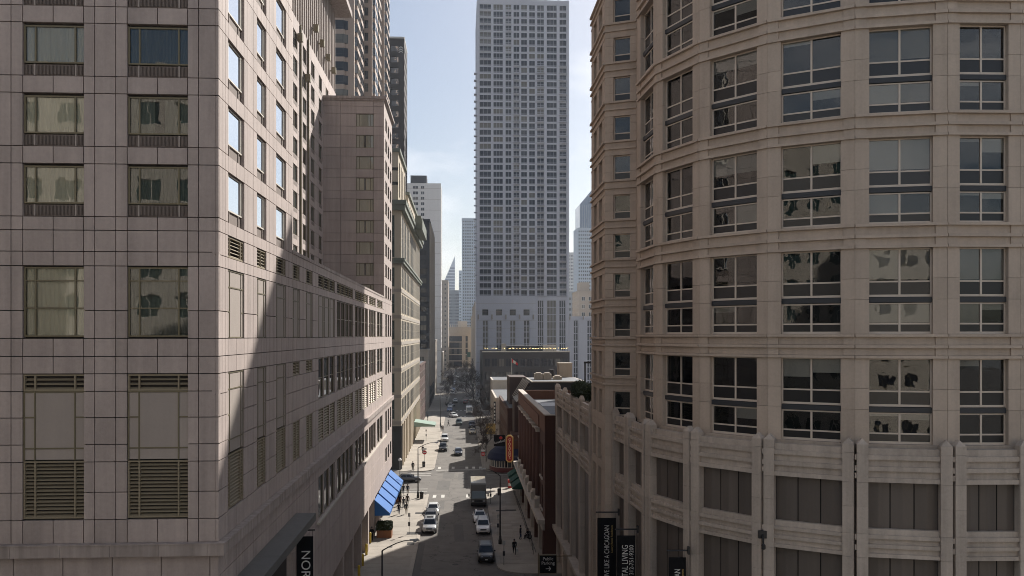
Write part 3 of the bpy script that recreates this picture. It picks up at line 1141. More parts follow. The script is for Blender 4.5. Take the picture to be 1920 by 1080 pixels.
pts = [(11.35, TXB - 0.3), (11.35, 65.7), (13.5, 64.75), (13.5, 61.3)] + ci[1:] + [(44, 52), (46, TXB - 0.3)]
MB().prism(pts, 0.2, 78).build('inner_wall', M['void'], tow)
TP = Pool(tow, 'pier_stone', M['limestone'], 300, 'pier_stone_field')
TL = Pool(tow, 'ledge', M['limestone'], 300, 'ledge_field')
TB = Pool(tow, 'band_panel', M['limestone'], 300, 'band_panel_field')
S6 = 5.985
heads = [24.88 + S6 * k for k in range(0, 6)]
WB = 3.24
trng = random.Random(21)

def bay_window(w):
    """double-height bay: frame bars, eight panes, slate spandrel"""
    H_ = 4.65
    b = 0.075
    f = MB()
    panes = []
    for (z0, z1, tr) in ((0.0, 1.69, 0.51), (2.02, 4.65, 0.79)):
        f.b(0, w, 0, 0.1, z0, z0 + b); f.b(0, w, 0, 0.1, z1 - b, z1)
        for x in (0, w / 2 - b * 0.7, w - b):
            ww = b * 1.4 if 0 < x < w - b - 0.01 else b
            f.b(x, x + ww, -0.006, 0.1, z0 + b, z1 - b)
        for a, e in ((b, w / 2 - b * 0.7), (w / 2 + b * 0.7, w - b)):
            f.b(a, e, 0.004, 0.1, z0 + tr, z0 + tr + b * 1.1)
            f.b(a + 0.0, e, 0.01, 0.09, z0 + b, z0 + b + 0.05)
            panes.append((a, e, z0 + b + 0.05, z0 + tr, 'tower_sill'))
            panes.append((a, e, z0 + tr + b * 1.1, z1 - b, 'tower_pane'))
    return f.mesh('bay_window', M['tower_frame']), panes
_bw = {}
def put_bay(fr, s, z0, w, blind):
    k = round(w, 2)
    if k not in _bw:
        _bw[k] = bay_window(w)
    f, panes = _bw[k]
    o = inst('window', tow, f, fr, s, z0, -0.30)
    for a, e, c, h, mt in panes:
        kid('pane', o, pane_mesh(e - a, h - c, M[mt]), (a, 0.04, c))
        if mt == 'tower_pane':
            full = trng.random() < blind
            if full or trng.random() < 0.42:
                fr_ = trng.uniform(0.93, 1.0) if full else trng.choice((0.12, 0.2, 0.3, 0.45, 0.6))
                kid('blind', o, unit_box(M['blind']), (a + 0.01, 0.075, h - (h - c) * fr_), scale=(e - a - 0.02, 0.012, (h - c) * fr_ - 0.01))
    kid('spandrel', o, unit_box(M['slate']), (-0.02, -0.10, 1.72), scale=(w + 0.04, 0.2, 0.27))
    return o

for k in range(len(VT) - 1):
    fr = Fr(VT[k], VT[k + 1])
    w = WB if fr.L > 4.3 else 2.66
    p = (fr.L - w) / 2
    e0 = 0.0
    for h in heads:
        z0 = h - 4.65
        # piers, two stones high
        for a, b in ((0.0, p), (fr.L - p, fr.L)):
            TP.add(fr, a + (0.008 if a == 0 else 0), b - (0.008 if b == fr.L else 0), z0, z0 + 1.86, -0.45, 0.0)
            TP.add(fr, a + (0.008 if a == 0 else 0), b - (0.008 if b == fr.L else 0), z0 + 1.875, z0 + 3.0, -0.45, 0.0)
            TP.add(fr, a + (0.008 if a == 0 else 0), b - (0.008 if b == fr.L else 0), z0 + 3.015, h, -0.45, 0.0)
        blind = {4: 0.95, 3: 0.0, 5: 0.12, 2: 0.05, 1: 0.35}.get(k, 0.0) if h > 28 else 0.0
        put_bay(fr, p, z0, w, blind)
        # band above the head
        t = h + S6 - 4.65
        TL.add(fr, 0, fr.L, h + 0.004, h + 0.15, -0.45, 0.13)
        TB.add(fr, p - 0.12, fr.L - p + 0.12, h + 0.162, h + 0.56, -0.45, -0.06)
        TB.add(fr, 0.004, p - 0.125, h + 0.162, h + 0.56, -0.45, 0.02); TB.add(fr, fr.L - p + 0.125, fr.L - 0.004, h + 0.162, h + 0.56, -0.45, 0.02)
        TL.add(fr, 0, fr.L, h + 0.562, h + 0.73, -0.45, 0.14)
        TB.add(fr, p - 0.12, fr.L - p + 0.12, h + 0.742, t - 0.16, -0.45, -0.06)
        TB.add(fr, 0.004, p - 0.125, h + 0.742, t - 0.16, -0.45, 0.02); TB.add(fr, fr.L - p + 0.125, fr.L - 0.004, h + 0.742, t - 0.16, -0.45, 0.02)
        TL.add(fr, 0, fr.L, t - 0.158, t - 0.012, -0.45, 0.17)
    TL.add(fr, 0, fr.L, heads[0] - 4.65 - 0.5, heads[0] - 4.65 - 0.004, -0.45, 0.05)
# corner block: face A and street face
def small_window(w, h):
    b = 0.075
    f = MB()
    f.b(0, w, 0, 0.1, 0, b); f.b(0, w, 0, 0.1, h - b, h)
    f.b(0, b, -0.006, 0.1, b, h - b); f.b(w - b, w, -0.006, 0.1, b, h - b)
    f.b(b, w - b, 0.004, 0.1, 0.52, 0.60)
    return f.mesh('window', M['tower_frame']), [(b, w - b, b, 0.52, 'tower_sill'), (b, w - b, 0.60, h - b, 'tower_pane')]
FA = Fr(PC, PJ)
FS = Fr((10.9, TXB), PC)
FJ = Fr(PJ, VT[0])
sm = small_window(1.30, 1.85)
sm2 = small_window(0.95, 1.85)
lay = {id(FA): [(0.62, 1.30)], id(FS): [(1.4, 1.55), (4.1, 1.55)]}
smS = small_window(1.55, 1.85)
for fr, wins, proto in ((FA, [(0.66, 1.30)], sm), (FS, [(1.3, 1.55), (4.1, 1.55)], smS)):
    zlist = [21.9 + 2.9925 * k for k in range(11)]
    for h in zlist:
        z0 = h - 1.85
        es = [0.0] + sum([[a, a + b] for a, b in wins], []) + [fr.L]
        for i in range(0, len(es), 2):
            for q in range(3):
                TP.add(fr, es[i] + 0.004, es[i + 1] - 0.004, z0 + 1.85 * q / 3 + 0.008, z0 + 1.85 * (q + 1) / 3 - 0.004, -0.45, 0.0)
        for a, b in wins:
            o = inst('window', tow, proto[0], fr, a, z0, -0.22)
            for x0, x1, c, e, mt in proto[1]:
                kid('pane', o, pane_mesh(x1 - x0, e - c, M[mt]), (x0, 0.04, c))
        t = h + 2.9925 - 1.85
        TL.add(fr, 0, fr.L, h + 0.002, h + 0.14, -0.45, 0.03)
        TB.add(fr, 0.0, fr.L, h + 0.142, h + 0.46, -0.45, -0.01)
        TL.add(fr, 0, fr.L, h + 0.462, h + 0.59, -0.45, 0.13)
        TB.add(fr, 0.0, fr.L, h + 0.602, t - 0.16, -0.45, -0.01)
        TL.add(fr, 0, fr.L, t - 0.158, t - 0.012, -0.45, 0.16)
    zb = 21.9 - 1.85
    n = 18
    z = zb - 0.01
    step = 0.62
    i = 0
    while z > 0.3:
        if fr is FS:
            if z > 19.2 or (15.9 < z < 16.6) or z < 4.5:
                TP.add(fr, 0, fr.L, z - step + 0.012, z, -0.45, 0.0)
            else:
                for a, b in ((0, 0.9), (2.6, 3.6), (5.3, fr.L)):
                    TP.add(fr, a, b, z - step + 0.012, z, -0.45, 0.0)
        else:
            TP.add(fr, 0, fr.L, z - step + 0.012, z, -0.45, 0.0)
        z -= step
for a in (0.92, 3.62):
    inst('tall_window', tow, simple_window(1.66, 2.9, 2, 3, M['tower_frame'], M['tower_pane'], 0.07), FS, a, 16.55, -0.25)
    inst('tall_window', tow, simple_window(1.66, 11.2, 2, 9, M['tower_frame'], M['tower_pane'], 0.07), FS, a, 4.7, -0.25)
m = MB(); m.box(FJ, 0, FJ.L, 0.3, 76, -0.4, 0.0); m.build('return_wall', M['limestone'], tow)
m = MB(); m.prism([(10.95, TXB), (10.95, 66), (13.2, 64.9), (13.2, 61.4)] + inset(VT, -0.02)[1:] + [(44, 52), (46, TXB)], heads[-1] + 1.4, 76); m.build('upper_wall', M['limestone'], tow)
FB = Fr((46, TXB), (10.9, TXB))
m = MB(); m.box(FB, 0, FB.L - 0.46, 0.3, 75.9, -0.3, 0.0); m.build('rear_wall', M['limestone'], tow)
TP.flush(); TL.flush(); TB.flush()

# ---- podium of the tower
pod = tow
VP_ = inset([(12.2, 66.5)] + VT, 0.62)
VP_[0] = (11.55, 65.0)
PP = Pool(tow, 'podium_pier_stone', M['limestone2'], 200)
PL = Pool(tow, 'podium_ledge', M['limestone2'], 300)
def cap_mesh(w, dp):
    m = MB()
    h0, h1 = 0.0, 0.33
    m.b(0, w, 0, dp, 0, 0.02)
    i = len(m.v)
    m.v += [(0, 0, .02), (w, 0, .02), (w, dp, .02), (0, dp, .02), (w / 2, dp * 0.30, h1), (w / 2, dp * 0.8, h1)]
    m.f += [(i, i + 1, i + 4), (i + 1, i + 2, i + 5, i + 4), (i + 2, i + 3, i + 5), (i + 3, i, i + 4, i + 5)]
    m.m += [0] * 4
    return m.mesh('pier_cap', M['limestone2'])
def fold_panel(w, h):
    m = MB()
    a, b = (0, 0, 0), 0
    pts = [(0.03, 0.07), (w * 0.47, 0.0), (w * 0.53, 0.0), (w - 0.03, 0.07), (w - 0.03, 0.3), (0.03, 0.3)]
    m.prism(pts, 0, h)
    return m.mesh('folded_panel', M['fold'])
_fp, _cp = {}, {}
def podium_bay(fr, pl, pr, ztop, zbands, zlow, nf=3, cap=True, proud=0.24):
    """piers at both ends, ledged bands, folded metal infill; zbands = list of (z0, z1) bands from the top"""
    zpt = ztop - 0.18
    for a, b in ((0.05, pl), (fr.L - pr, fr.L - 0.05)):
        if b - a < 0.1:
            continue
        cuts = [zpt]
        for z0, z1 in zbands:
            cuts += [z1 - 0.25, z0 - 0.03]
            cuts += [(z0 - 0.03) - (z0 - zlow if (z0, z1) == zbands[-1] else 1.3)] if z0 - zlow < 6 else [z0 - 1.33]
        cuts = sorted(set(round(c, 2) for c in cuts if c > zlow + 0.4) | {zlow}, reverse=True)
        extra = []
        for c0, c1 in zip(cuts[:-1], cuts[1:]):
            n = max(1, round((c0 - c1) / 2.4))
            for q in range(n):
                PP.add(fr, a, b, c0 - (c0 - c1) * (q + 1) / n + 0.012, c0 - (c0 - c1) * q / n, -0.30, proud)
        k = (round(b - a, 3), proud)
        if cap:
            if k not in _cp:
                _cp[k] = cap_mesh(b - a, proud + 0.30)
            inst('pier_cap', tow, _cp[k], fr, a, zpt + 0.002, proud)
    m = MB()
    for bi, (z0, z1) in enumerate(zbands):
        h = (z1 - z0) / 3
        for q in range(3):
            c = z1 - h * (q + 1)
            PL.add(fr, pl + 0.004, fr.L - pr - 0.004, c, c + h * 0.40, -0.28, 0.16)
            PL.add(fr, pl + 0.004, fr.L - pr - 0.004, c + h * 0.402, c + h - 0.004, -0.28, 0.01)
        zt = z0 - 0.002
        zb = zbands[bi + 1][1] if bi + 1 < len(zbands) else zlow
        w = (fr.L - pl - pr) / nf
        k = (round(w, 2), round(zt - zb, 2))
        if k not in _fp:
            _fp[k] = fold_panel(w, zt - zb)
        for q in range(nf):
            inst('folded_panel', tow, _fp[k], fr, pl + w * q, zb, -0.22)
ZB = [(18.27, 20.08), (14.25, 15.75)]
for k in range(len(VP_) - 1):
    fr = Fr(VP_[k], VP_[k + 1])
    pw = 0.62 if k else 0.42
    podium_bay(fr, pw, 0.62, 20.45, ZB, 2.0 if k < 7 else 2.0, 3)
    # slot blocks between twin piers
    for zc in (19.6, 19.0, 18.6, 15.3, 14.75):
        bx('slot_block', tow, M['limestone2'], fr, -0.05, 0.05, zc - 0.14, zc + 0.14, -0.1, 0.17)
MB().prism(inset(VP_, -0.31) + [(40, 52), (38, 60), (14, 64.9)], 0.2, 20.0).build('podium_core', M['void'], tow)
MB().prism(inset(VP_, 0.16) + inset(VP_, -0.7)[::-1], 0.0, 2.0).build('podium_base', M['limestone2'], tow)
# straight podium wall along the street
PS = Fr((10.9, 99.5), (10.9, TXB))
nb, first = 4, 1.6
bw_ = (PS.L - first) / nb
for k in range(nb):
    fr = Fr(PS.w(first + bw_ * k, 0).xy, PS.w(first + bw_ * (k + 1), 0).xy)
    podium_bay(fr, 0.42, 0.42, 20.45, ZB, 4.4, 3, proud=0.18)
fr = Fr(PS.w(0, 0).xy, PS.w(first, 0).xy)
podium_bay(fr, 0.6, 0.6, 20.45, ZB, 4.4, 1, proud=0.18)
m = MB(); m.b(11.2, 45, TXB + 0.05, 99.4, 0.2, 19.4); m.build('podium_block', M['limestone2'], tow)
m = MB(); m.box(PS, 0, PS.L, 4.0, 4.4, -0.25, 0.55); m.build('podium_sill', M['limestone2'], tow)
for k in range(5):
    bx('entrance_pier', tow, M['limestone2'], PS, k * 6.5, k * 6.5 + 0.9, 0.0, 3.99, -0.28, 0.1)
PP.flush(); PL.flush()

# ================================================================ street of buildings beyond
def grid_face(root, mb, wp, fr, cols, rows, z0, z1, win, dep=0.28, mi=0, s_end=None, d_off=0.0, proud=0.0, win_d=None):
    """piers and spandrels of a windowed wall into mb, windows into wp; win(w, h, i, j) gives a window mesh"""
    L_ = fr.L if s_end is None else s_end
    es = [0.0] + sum([[a, b] for a, b in cols], []) + [L_]
    for i in range(0, len(es), 2):
        if es[i + 1] - es[i] > 0.01:
            mb.box(fr, es[i], es[i + 1], z0, z1, -dep, d_off + proud, mi)
    rs = sorted(rows)
    zs = [z0] + sum([[a, b] for a, b in rs], []) + [z1]
    for ci, (a, b) in enumerate(cols):
        for j in range(0, len(zs), 2):
            if zs[j + 1] - zs[j] > 0.01:
                mb.box(fr, a, b, zs[j], zs[j + 1], -dep, d_off - 0.03, mi)
        for j, (p, q) in enumerate(rs):
            me = win(b - a, q - p, ci, j)
            if me is not None:
                wp.add(me, fr, a, p, d_off - dep + 0.13 if win_d is None else win_d)

def even(L_, n, w, margin=0.0):
    per = (L_ - 2 * margin) / n
    return [(margin + per * k + (per - w) / 2, margin + per * k + (per + w) / 2) for k in range(n)]

def flo(z0, h, n, a, b):
    return [(z0 + h * k + a, z0 + h * k + b) for k in range(n)]

def block(name, label, x0, x1, y0, y1, h, wall, front=None, side=None, gl='glass_far', fmat=None, roof='roof', cap=0.5, group=None, nx=2, nz=1, bar=0.1, street=-1, dep=0.3, cat='building', limit=300):
    """plain box building; front = (n, w, floor0, floor h, floors, a, b); side = the same for the street side"""
    root = thing(name, label, cat, ((x0 + x1) / 2, y0, 0), 0, group)
    f = Fr((x0, y0), (x1, y0))
    sd = Fr((x1, y0), (x1, y1)) if street < 0 else Fr((x0, y1), (x0, y0))
    mb = MB()
    cx0, cx1 = (x0, x1 - dep) if street < 0 else (x0 + dep, x1)
    mb.b(cx0, cx1, y0 + dep, y1, 0, h - 0.02)
    wp = WPool(root, limit=limit)
    fm = M[fmat] if fmat else wall
    for fr, sp in ((f, front), (sd, side)):
        inner = fr.L
        if sp is None:
            mb.box(fr, 0 if fr is f else dep + 0.001, fr.L if fr is sd and street < 0 else fr.L - (dep + 0.001 if fr is sd else 0), 0, h, -dep, 0)
            continue
        n, w, z0, fh, nf, a, b = sp
        cols = even(fr.L, n, w, 0.6)
        s_off = 0
        sub = fr
        if fr is sd:
            if street < 0:
                sub = Fr(fr.w(dep + 0.001, 0).xy, fr.w(fr.L, 0).xy)
            else:
                sub = Fr(fr.w(0, 0).xy, fr.w(fr.L - dep - 0.001, 0).xy)
            cols = even(sub.L, n, w, 0.4)
        rows = [(p, q) for p, q in flo(z0, fh, nf, a, b) if q < h - 0.2]
        grid_face(root, mb, wp, sub, cols, rows, 0.0, h, lambda ww, hh, i, j: simple_window(ww, hh, nx, nz, fm, M[gl], bar, flat=fr is sd), dep=dep, win_d=-0.036 if fr is sd else None)
    mb.build('wall', wall, root)
    wp.flush()
    if cap:
        r = MB()
        r.b(x0 - 0.15, x1 + 0.15, y0 - 0.15, y1 + 0.1, h + 0.001, h + cap)
        r.build('parapet', wall, root)
    r = MB(); r.b(x0 + 0.4, x1 - 0.4, y0 + 0.4, y1 - 0.3, h + cap, h + cap + 0.05); r.build('roof', M[roof], root)
    return root

M['pane_dark'] = paint('dark_pane', (0.022, 0.024, 0.024), 0.45, spec=0.12)
# ---- cream stone building after the first crossing, left
CX = -11.9
cr = thing('department_store', 'cream stone building with green cornices and tall windows past the hotel', 'building', (-18, 168, 0))
fc = Fr((-32, 168), (CX, 168)); fs = Fr((CX, 168.301), (CX, 241))
mb = MB(); wp = WPool(cr)
mb.b(-32, CX - 0.3, 168.3, 241, 0, 50.5)
rows = [(8.55 + 5.15 * k - 3.75, 8.55 + 5.15 * k) for k in range(1, 7)]
cols = even(fs.L, 14, 4.0, 0.5)
tw = lambda w, h, i, j: simple_window(w, h, 2, 2, M['white_frame'] if j % 3 else M['bronze'], M['pane_podium'], 0.11)
grid_face(cr, mb, wp, fs, cols, rows + [(41.4, 49.6)], 8.6, 50.5, lambda w, h, i, j: simple_window(w, h, 2, 2, M['bronze'], M['pane_dark'], 0.08, flat=True), dep=0.3, win_d=-0.012)
fcol = [(fc.L - 8.2, fc.L - 6.6), (fc.L - 2.3, fc.L - 1.25)]
grid_face(cr, mb, wp, fc, fcol, rows + [(41.4, 49.6)], 8.6, 50.5, lambda w, h, i, j: simple_window(w, h, 1, 2, M['green_stone'], M['glass_teal'], 0.1), dep=0.3)
mb.build('wall', M['cream'], cr)
for k in range(0, 8):
    z = 8.55 + 5.15 * k
    if k < 7:
        bx('stone_band', cr, M['cream_band'], fs, 0, fs.L, z + 0.35, z + 1.0, 0.002, 0.07)
        bx('stone_band', cr, M['cream_band'], fc, 0, fc.L + 0.07, z + 0.35, z + 1.0, 0.002, 0.07)
for z, h, d in ((40.2, 1.0, 0.55), (50.5, 1.9, 0.8)):
    m = MB(); m.b(-32, CX + d, 168 - d, 241 + d, z, z + h * 0.55); m.b(-32, CX + d * 1.35, 168 - d * 1.35, 241 + d, z + h * 0.551, z + h)
    m.build('cornice', M['green_stone'], cr)
wp.flush()
mb = MB(); wp = WPool(cr, 'attic_window')
for (a, b, zt, mt) in ((168.9, 189.5, 62.0, 'cream'), (199.0, 240.5, 58.5, 'cream')):
    fa = Fr((CX - 0.6, a), (CX - 0.6, b)); fb = Fr((-30, a), (CX - 0.6, a))
    mb.b(-30, CX - 0.9, a + 0.3, b, 52.4, zt)
    n = 4 if a < 190 else 8
    grid_face(cr, mb, wp, Fr((CX - 0.6, a + 0.301), (CX - 0.6, b)), even(b - a - 0.3, n, 2.6, 0.4), [(53.6, zt - 1.4)], 52.4, zt, lambda w, h, i, j: simple_window(w, h, 2, 3, M['darkstone'], M['pane_podium'], 0.2))
    grid_face(cr, mb, wp, fb, [(fb.L - 6.6, fb.L - 3.4)], [(53.6, zt - 1.4)], 52.4, zt, lambda w, h, i, j: simple_window(w, h, 2, 3, M['darkstone'], M['glass_teal'], 0.2))
    m = MB(); m.b(-30, CX - 0.2, a - 0.4, b + 0.2, zt, zt + 0.7); m.build('attic_cornice', M['green_stone'], cr)
    for z in (55.6, 58.4):
        if z < zt - 1:
            bx('attic_band', cr, M['darkstone'], fb, fb.L - 3.3, fb.L - 0.05, z, z + 0.6, 0.002, 0.06)
mb.build('attic_wall', M['cream'], cr)
wp.flush()
m = MB(); m.box(fs, 33, 56, 50.9, 53.5, 0.9, 2.6); m.box(fs, 33.4, 55.6, 53.5, 54.2, 0.9, 2.3); m.build('balcony', M['green_stone'], cr)
for k in range(15):
    bx('arcade_column', cr, M['cream'] if k else M['darkstone'], fs, 0.3 + 5.1 * k, 1.7 + 5.1 * k, 0.15, 8.59, -0.29, 0.12)
m = MB(); m.box(fc, 0, fc.L, 0.15, 8.6, -0.29, 0.01); m.build('base_wall', M['darkstone'], cr)
m = MB(); m.box(fs, 1.71, fs.L, 0.15, 8.59, -0.32, -0.302); m.build('shopfront', M['pane_podium'], cr)
# its green street canopy
def awning(name, label, fr, s0, s1, z_wall, z_out, out, mat, val=0.3, group=None, cat='awning'):
    root = thing(name, label, cat, fr.w((s0 + s1) / 2, z_out - val, 0), 0, group)
    m = MB()
    a, b, c, d = fr.w(s0, z_wall, 0.02), fr.w(s1, z_wall, 0.02), fr.w(s1, z_out, out), fr.w(s0, z_out, out)
    th = Vector((0, 0, -0.03))
    m.hexa([d + th, c + th, b + th, a + th, d, c, b, a])
    m.build('top_cloth', mat, root)
    for s_, e in ((s0, 0.0), (s1, 0.0)):
        m = MB()
        dn = fr.t * 0.012 * (1 if s_ == s0 else -1)
        p = [fr.w(s_, z_wall - 0.04, 0.02), fr.w(s_, z_out - 0.04, out - 0.01), fr.w(s_, z_out - val, out - 0.01), fr.w(s_, z_out - val, 0.02)]
        m.hexa([p[3], p[2], p[2] + dn, p[3] + dn, p[0], p[1], p[1] + dn, p[0] + dn])
        m.build('side_cloth', mat, root)
    m = MB(); m.box(fr, s0, s1, z_out - val, z_out - 0.002, out - 0.012, out + 0.008); m.build('valance', mat, root)
    m = MB()
    for q in (s0 + 0.06, s1 - 0.06):
        m.tube([fr.w(q, z_out - val + 0.05, 0.03), fr.w(q, z_out - val + 0.05, out - 0.05)], 0.02, 6)
    m.build('frame', M['steel'], root)
    return root
ordn = ['nearest', 'second nearest', 'middle', 'second farthest', 'farthest']
for k in range(5):
    a = 111.6 - Y0 + 5.2 * k
    awning('window_awning', f'{ordn[k]} of the five blue sloping awnings on the hotel wall', HS, a, a + 4.3, 5.0, 3.3, 1.95, M['blue_cloth'], 0.35, 'blue awnings along the hotel')
awning('door_awning', 'pale green canopy reaching over the far left pavement', fs, 44.0, 52.0, 5.0, 4.2, 5.2, surf('pale_green_cloth', (0.22, 0.30, 0.25), 0.8, big=0.05, grain=0.03), 0.4)

# ---- further buildings on the left side
LX = -11.9
block('brick_storefront', 'low red brick building with stone bands past the cream building', -26, LX, 243, 280, 17.5, M['brick'],
      (4, 1.8, 0, 4.2, 4, 1.0, 3.2), (9, 2.2, 0, 4.2, 4, 1.0, 3.2), fmat='trim', street=-1)
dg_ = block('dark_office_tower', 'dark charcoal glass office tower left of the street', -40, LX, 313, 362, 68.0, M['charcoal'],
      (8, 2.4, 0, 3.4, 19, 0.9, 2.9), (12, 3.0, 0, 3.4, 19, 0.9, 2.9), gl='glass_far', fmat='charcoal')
for k in range(12):
    bx('side_fin', dg_, M['tan'], Fr((LX, 313), (LX, 362)), 0.4 + 4.0 * k, 0.8 + 4.0 * k, 8, 67, 0.002, 0.5)
block('grey_office', 'small grey stone building before the charcoal tower on the left', -30, LX, 300, 312.5, 21.0, M['cream_band'], (5, 1.9, 0, 4, 5, 1, 3), (3, 2.0, 0, 4, 5, 1, 3))
ws = thing('white_slab_tower', 'tall white slab tower with a dark rooftop box beyond the charcoal tower', 'building', (-24, 480, 0))
mb = MB(); wp = WPool(ws)
f = Fr((-36, 480), (LX, 480)); sd = Fr((LX, 480.31), (LX, 500))
mb.b(-36, LX - 0.3, 480.3, 500, 0, 111)
grid_face(ws, mb, wp, f, [(8.5, 11.5), (f.L - 11.2, f.L - 9.2)], flo(2, 3.0, 36, 0.7, 2.5), 0, 111, lambda w, h, i, j: simple_window(w, h, 2, 1, M['white_slab'], M['glass_far'], 0.1))
grid_face(ws, mb, wp, sd, even(sd.L, 4, 2.6), flo(2, 3.0, 36, 0.7, 2.5), 0, 111, lambda w, h, i, j: simple_window(w, h, 2, 1, M['white_slab'], M['glass_far'], 0.1))
mb.build('wall', M['white_slab'], ws); wp.flush()
for z in [6.0 * k for k in range(1, 19)]:
    bx('floor_joint', ws, M['cream_band'], f, 0, f.L, z, z + 0.14, 0.002, 0.03)
m = MB(); m.b(-29, -20, 484, 496, 111, 116); m.build('rooftop_box', M['charcoal'], ws)
block('grey_midrise', 'grey mid-rise with a rooftop lantern below the white slab tower', -24, LX, 380, 405, 24, M['cream_band'], (5, 1.7, 0, 4, 5, 1, 3), (7, 2.1, 0, 4, 5, 1, 3))
block('stone_corner_building', 'pale stone corner building low beside the far street, left', -30, LX, 502, 555, 16, M['offwhite'], (6, 1.6, 0, 4, 3, 1, 3), (14, 2.0, 0, 4, 3, 1, 3))
block('tan_slim_tower', 'slim tan masonry tower where the street ends, left side', -26, -10.6, 640, 690, 67, M['tan'], (5, 1.3, 0, 3.3, 20, 0.9, 2.4), (10, 1.6, 0, 3.3, 20, 0.9, 2.4))
# building closing the street
en = thing('street_end_building', 'cream framed glass building closing the far end of the street', 'building', (-3, 712, 0))
f = Fr((-12, 712), (7.5, 712)); mb = MB(); wp = WPool(en)
mb.b(-12, 7.5, 712.4, 740, 0, 33.5)
grid_face(en, mb, wp, f, even(12.6, 5, 2.2, 1.0) + [(14.6, 16.4)], flo(0.4, 5.2, 5, 0.3, 4.8), 0, 33.5, lambda w, h, i, j: simple_window(w, h, 2, 2, M['charcoal'], M['glass_far'], 0.2), dep=0.4)
mb.build('wall', M['tan'], en); wp.flush()
m = MB(); m.b(-4, 4, 716, 730, 33.5, 38.5); m.build('rooftop_box', M['offwhite'], en)
for k in range(12):
    bx('roof_railing_post', en, M['offwhite'], f, 0.3 + 1.7 * k, 0.8 + 1.7 * k, 33.5, 35.6, -0.4, 0.0)
g = thing('green_highway_sign', 'small dark green sign over the far end of the street', 'sign', (5.2, 700, 0))
m = MB(); m.b(3.6, 6.6, 700, 700.15, 9, 13); m.build('board', paint('sign_green', (0.01, 0.08, 0.05), 0.5), g)
m = MB(); m.tube([(5.2, 700.2, 0), (5.2, 700.2, 9.5)], 0.12, 8); m.build('post', M['pole'], g)
# far skyline
def far(name, label, u0, u1, vtop, Y, wall, n, w, fh, a, b, gl='glass_far', dpth=40, nx=1, limit=300, cat='building'):
    x0, x1 = X_at(u0, Y), X_at(u1, Y)
    h = Z_at(vtop, (x0 + x1) / 2, Y)
    nf = int(h / fh)
    return block(name, label, x0, x1, Y, Y + dpth, h, wall, (n, w, 0, fh, nf, a, b), None, gl=gl, nx=nx, bar=0.12, street=-1 if x1 < 0 else 1, limit=limit, cat=cat)
M['bluewhite'] = surf('pale_blue_clad', (0.42, 0.47, 0.52), 0.6, big=0.03, grain=0.02, scale=0.2)
M['greystone'] = surf('grey_old_stone', (0.33, 0.345, 0.36), 0.8, big=0.04, streak=0.05, grain=0.03, scale=0.3)
far('old_stone_block', 'grey blue old stone office block far behind the street end', 841, 866, 545, 1000, M['greystone'], 11, 0.75, 3.6, 0.8, 2.8)
far('glass_residential_tower', 'pale blue glass tower left of the white skyscraper', 866, 897, 410, 900, M['bluewhite'], 7, 1.5, 3.2, 0.8, 2.6, dpth=30, nx=2)
far('pale_side_tower', 'narrow pale tower stepping down beside the pale blue glass tower', 860.5, 865.8, 508, 960, M['bluewhite'], 2, 1.0, 3.2, 0.8, 2.6)
dm = thing('slanted_roof_tower', 'distant tower with a slanted triangular glass roof above the street end', 'building', (X_at(841, 1600), 1600, 0))
x0, x1 = X_at(826, 1600), X_at(853, 1600)
zl, zh = Z_at(543, 0, 1600), Z_at(480, 0, 1600)
m = MB(); m.b(x0, x1, 1600, 1640, 0, zl - 30); m.build('wall', M['bluewhite'], dm)
m = MB()
m.prism([(x0, 1600), (x1, 1600), (x1, 1640), (x0, 1640)], zl - 29.9, zl - 29)
zm_ = zl - 29
i0 = len(m.v)
m.hexa([(x0, 1600, zm_), (x1, 1600, zm_), (x1, 1640, zm_), (x0, 1640, zm_), (x0, 1600, zl), (x1, 1600, zh), (x1, 1640, zh), (x0, 1640, zl)])
m.build('slanted_top', M['bluewhite'], dm)
fdm = Fr((x0, 1600), (x1, 1600))
for z in [zl - 110 + 5.5 * k for k in range(28)]:
    xs = max(0.3, (z + 3 - zl) / (zh - zl) * fdm.L) if z > zl - 3 else 0.3
    if xs < fdm.L - 1.5:
        bx('window_band', dm, M['glass_blue'], fdm, xs, fdm.L - 0.5, z, z + 2.6, 0.01, 0.15)
# far right skyline
far('white_grid_tower', 'pale grid tower in front of the blue glass tower at right', 1083, 1125, 428, 800, M['bluewhite'], 10, 1.35, 3.4, 0.7, 2.5, dpth=30)
far('pale_office_slab', 'bright pale office slab right behind the white skyscraper', 1058, 1082, 474, 930, M['white_slab'], 8, 1.0, 3.6, 0.7, 2.6)
far('grey_blue_block', 'lower grey blue block just right of the white skyscraper', 1060, 1098, 548, 640, M['greystone'], 7, 1.5, 4.0, 0.9, 3.0, nx=2)
bg_ = thing('blue_glass_tower', 'dark blue glass tower with a slanted top behind the right tower', 'building', (X_at(1105, 1000), 1000, 0))
x0, x1 = X_at(1087, 1000), X_at(1140, 1000)
z0_, z1_ = Z_at(382, 40, 1000), Z_at(318, 40, 1000)
m = MB(); m.hexa([(x0, 1000, 0), (x1, 1000, 0), (x1, 1040, 0), (x0, 1040, 0), (x0, 1000, z0_), (x1, 1000, z1_), (x1, 1040, z1_), (x0, 1040, z0_)])
m.build('glass_wall', M['glass_blue'], bg_)
fb2 = Fr((x0, 1000), (x1, 1000))
for k in range(12):
    bx('mullion', bg_, M['greystone'], fb2, 0.2 + 2.6 * k, 0.45 + 2.6 * k, 20, z0_ - 1, 0.01, 0.2)
ol = block('old_brick_hotel', 'beige old hotel block above the white podium at the right', X_at(1085, 430), X_at(1085, 430) + 26, 430, 455, 48.5, M['tan'], (7, 1.8, 0, 3.9, 12, 0.9, 3.0), (6, 1.6, 0, 3.9, 12, 0.9, 3.0), fmat='white', street=1)
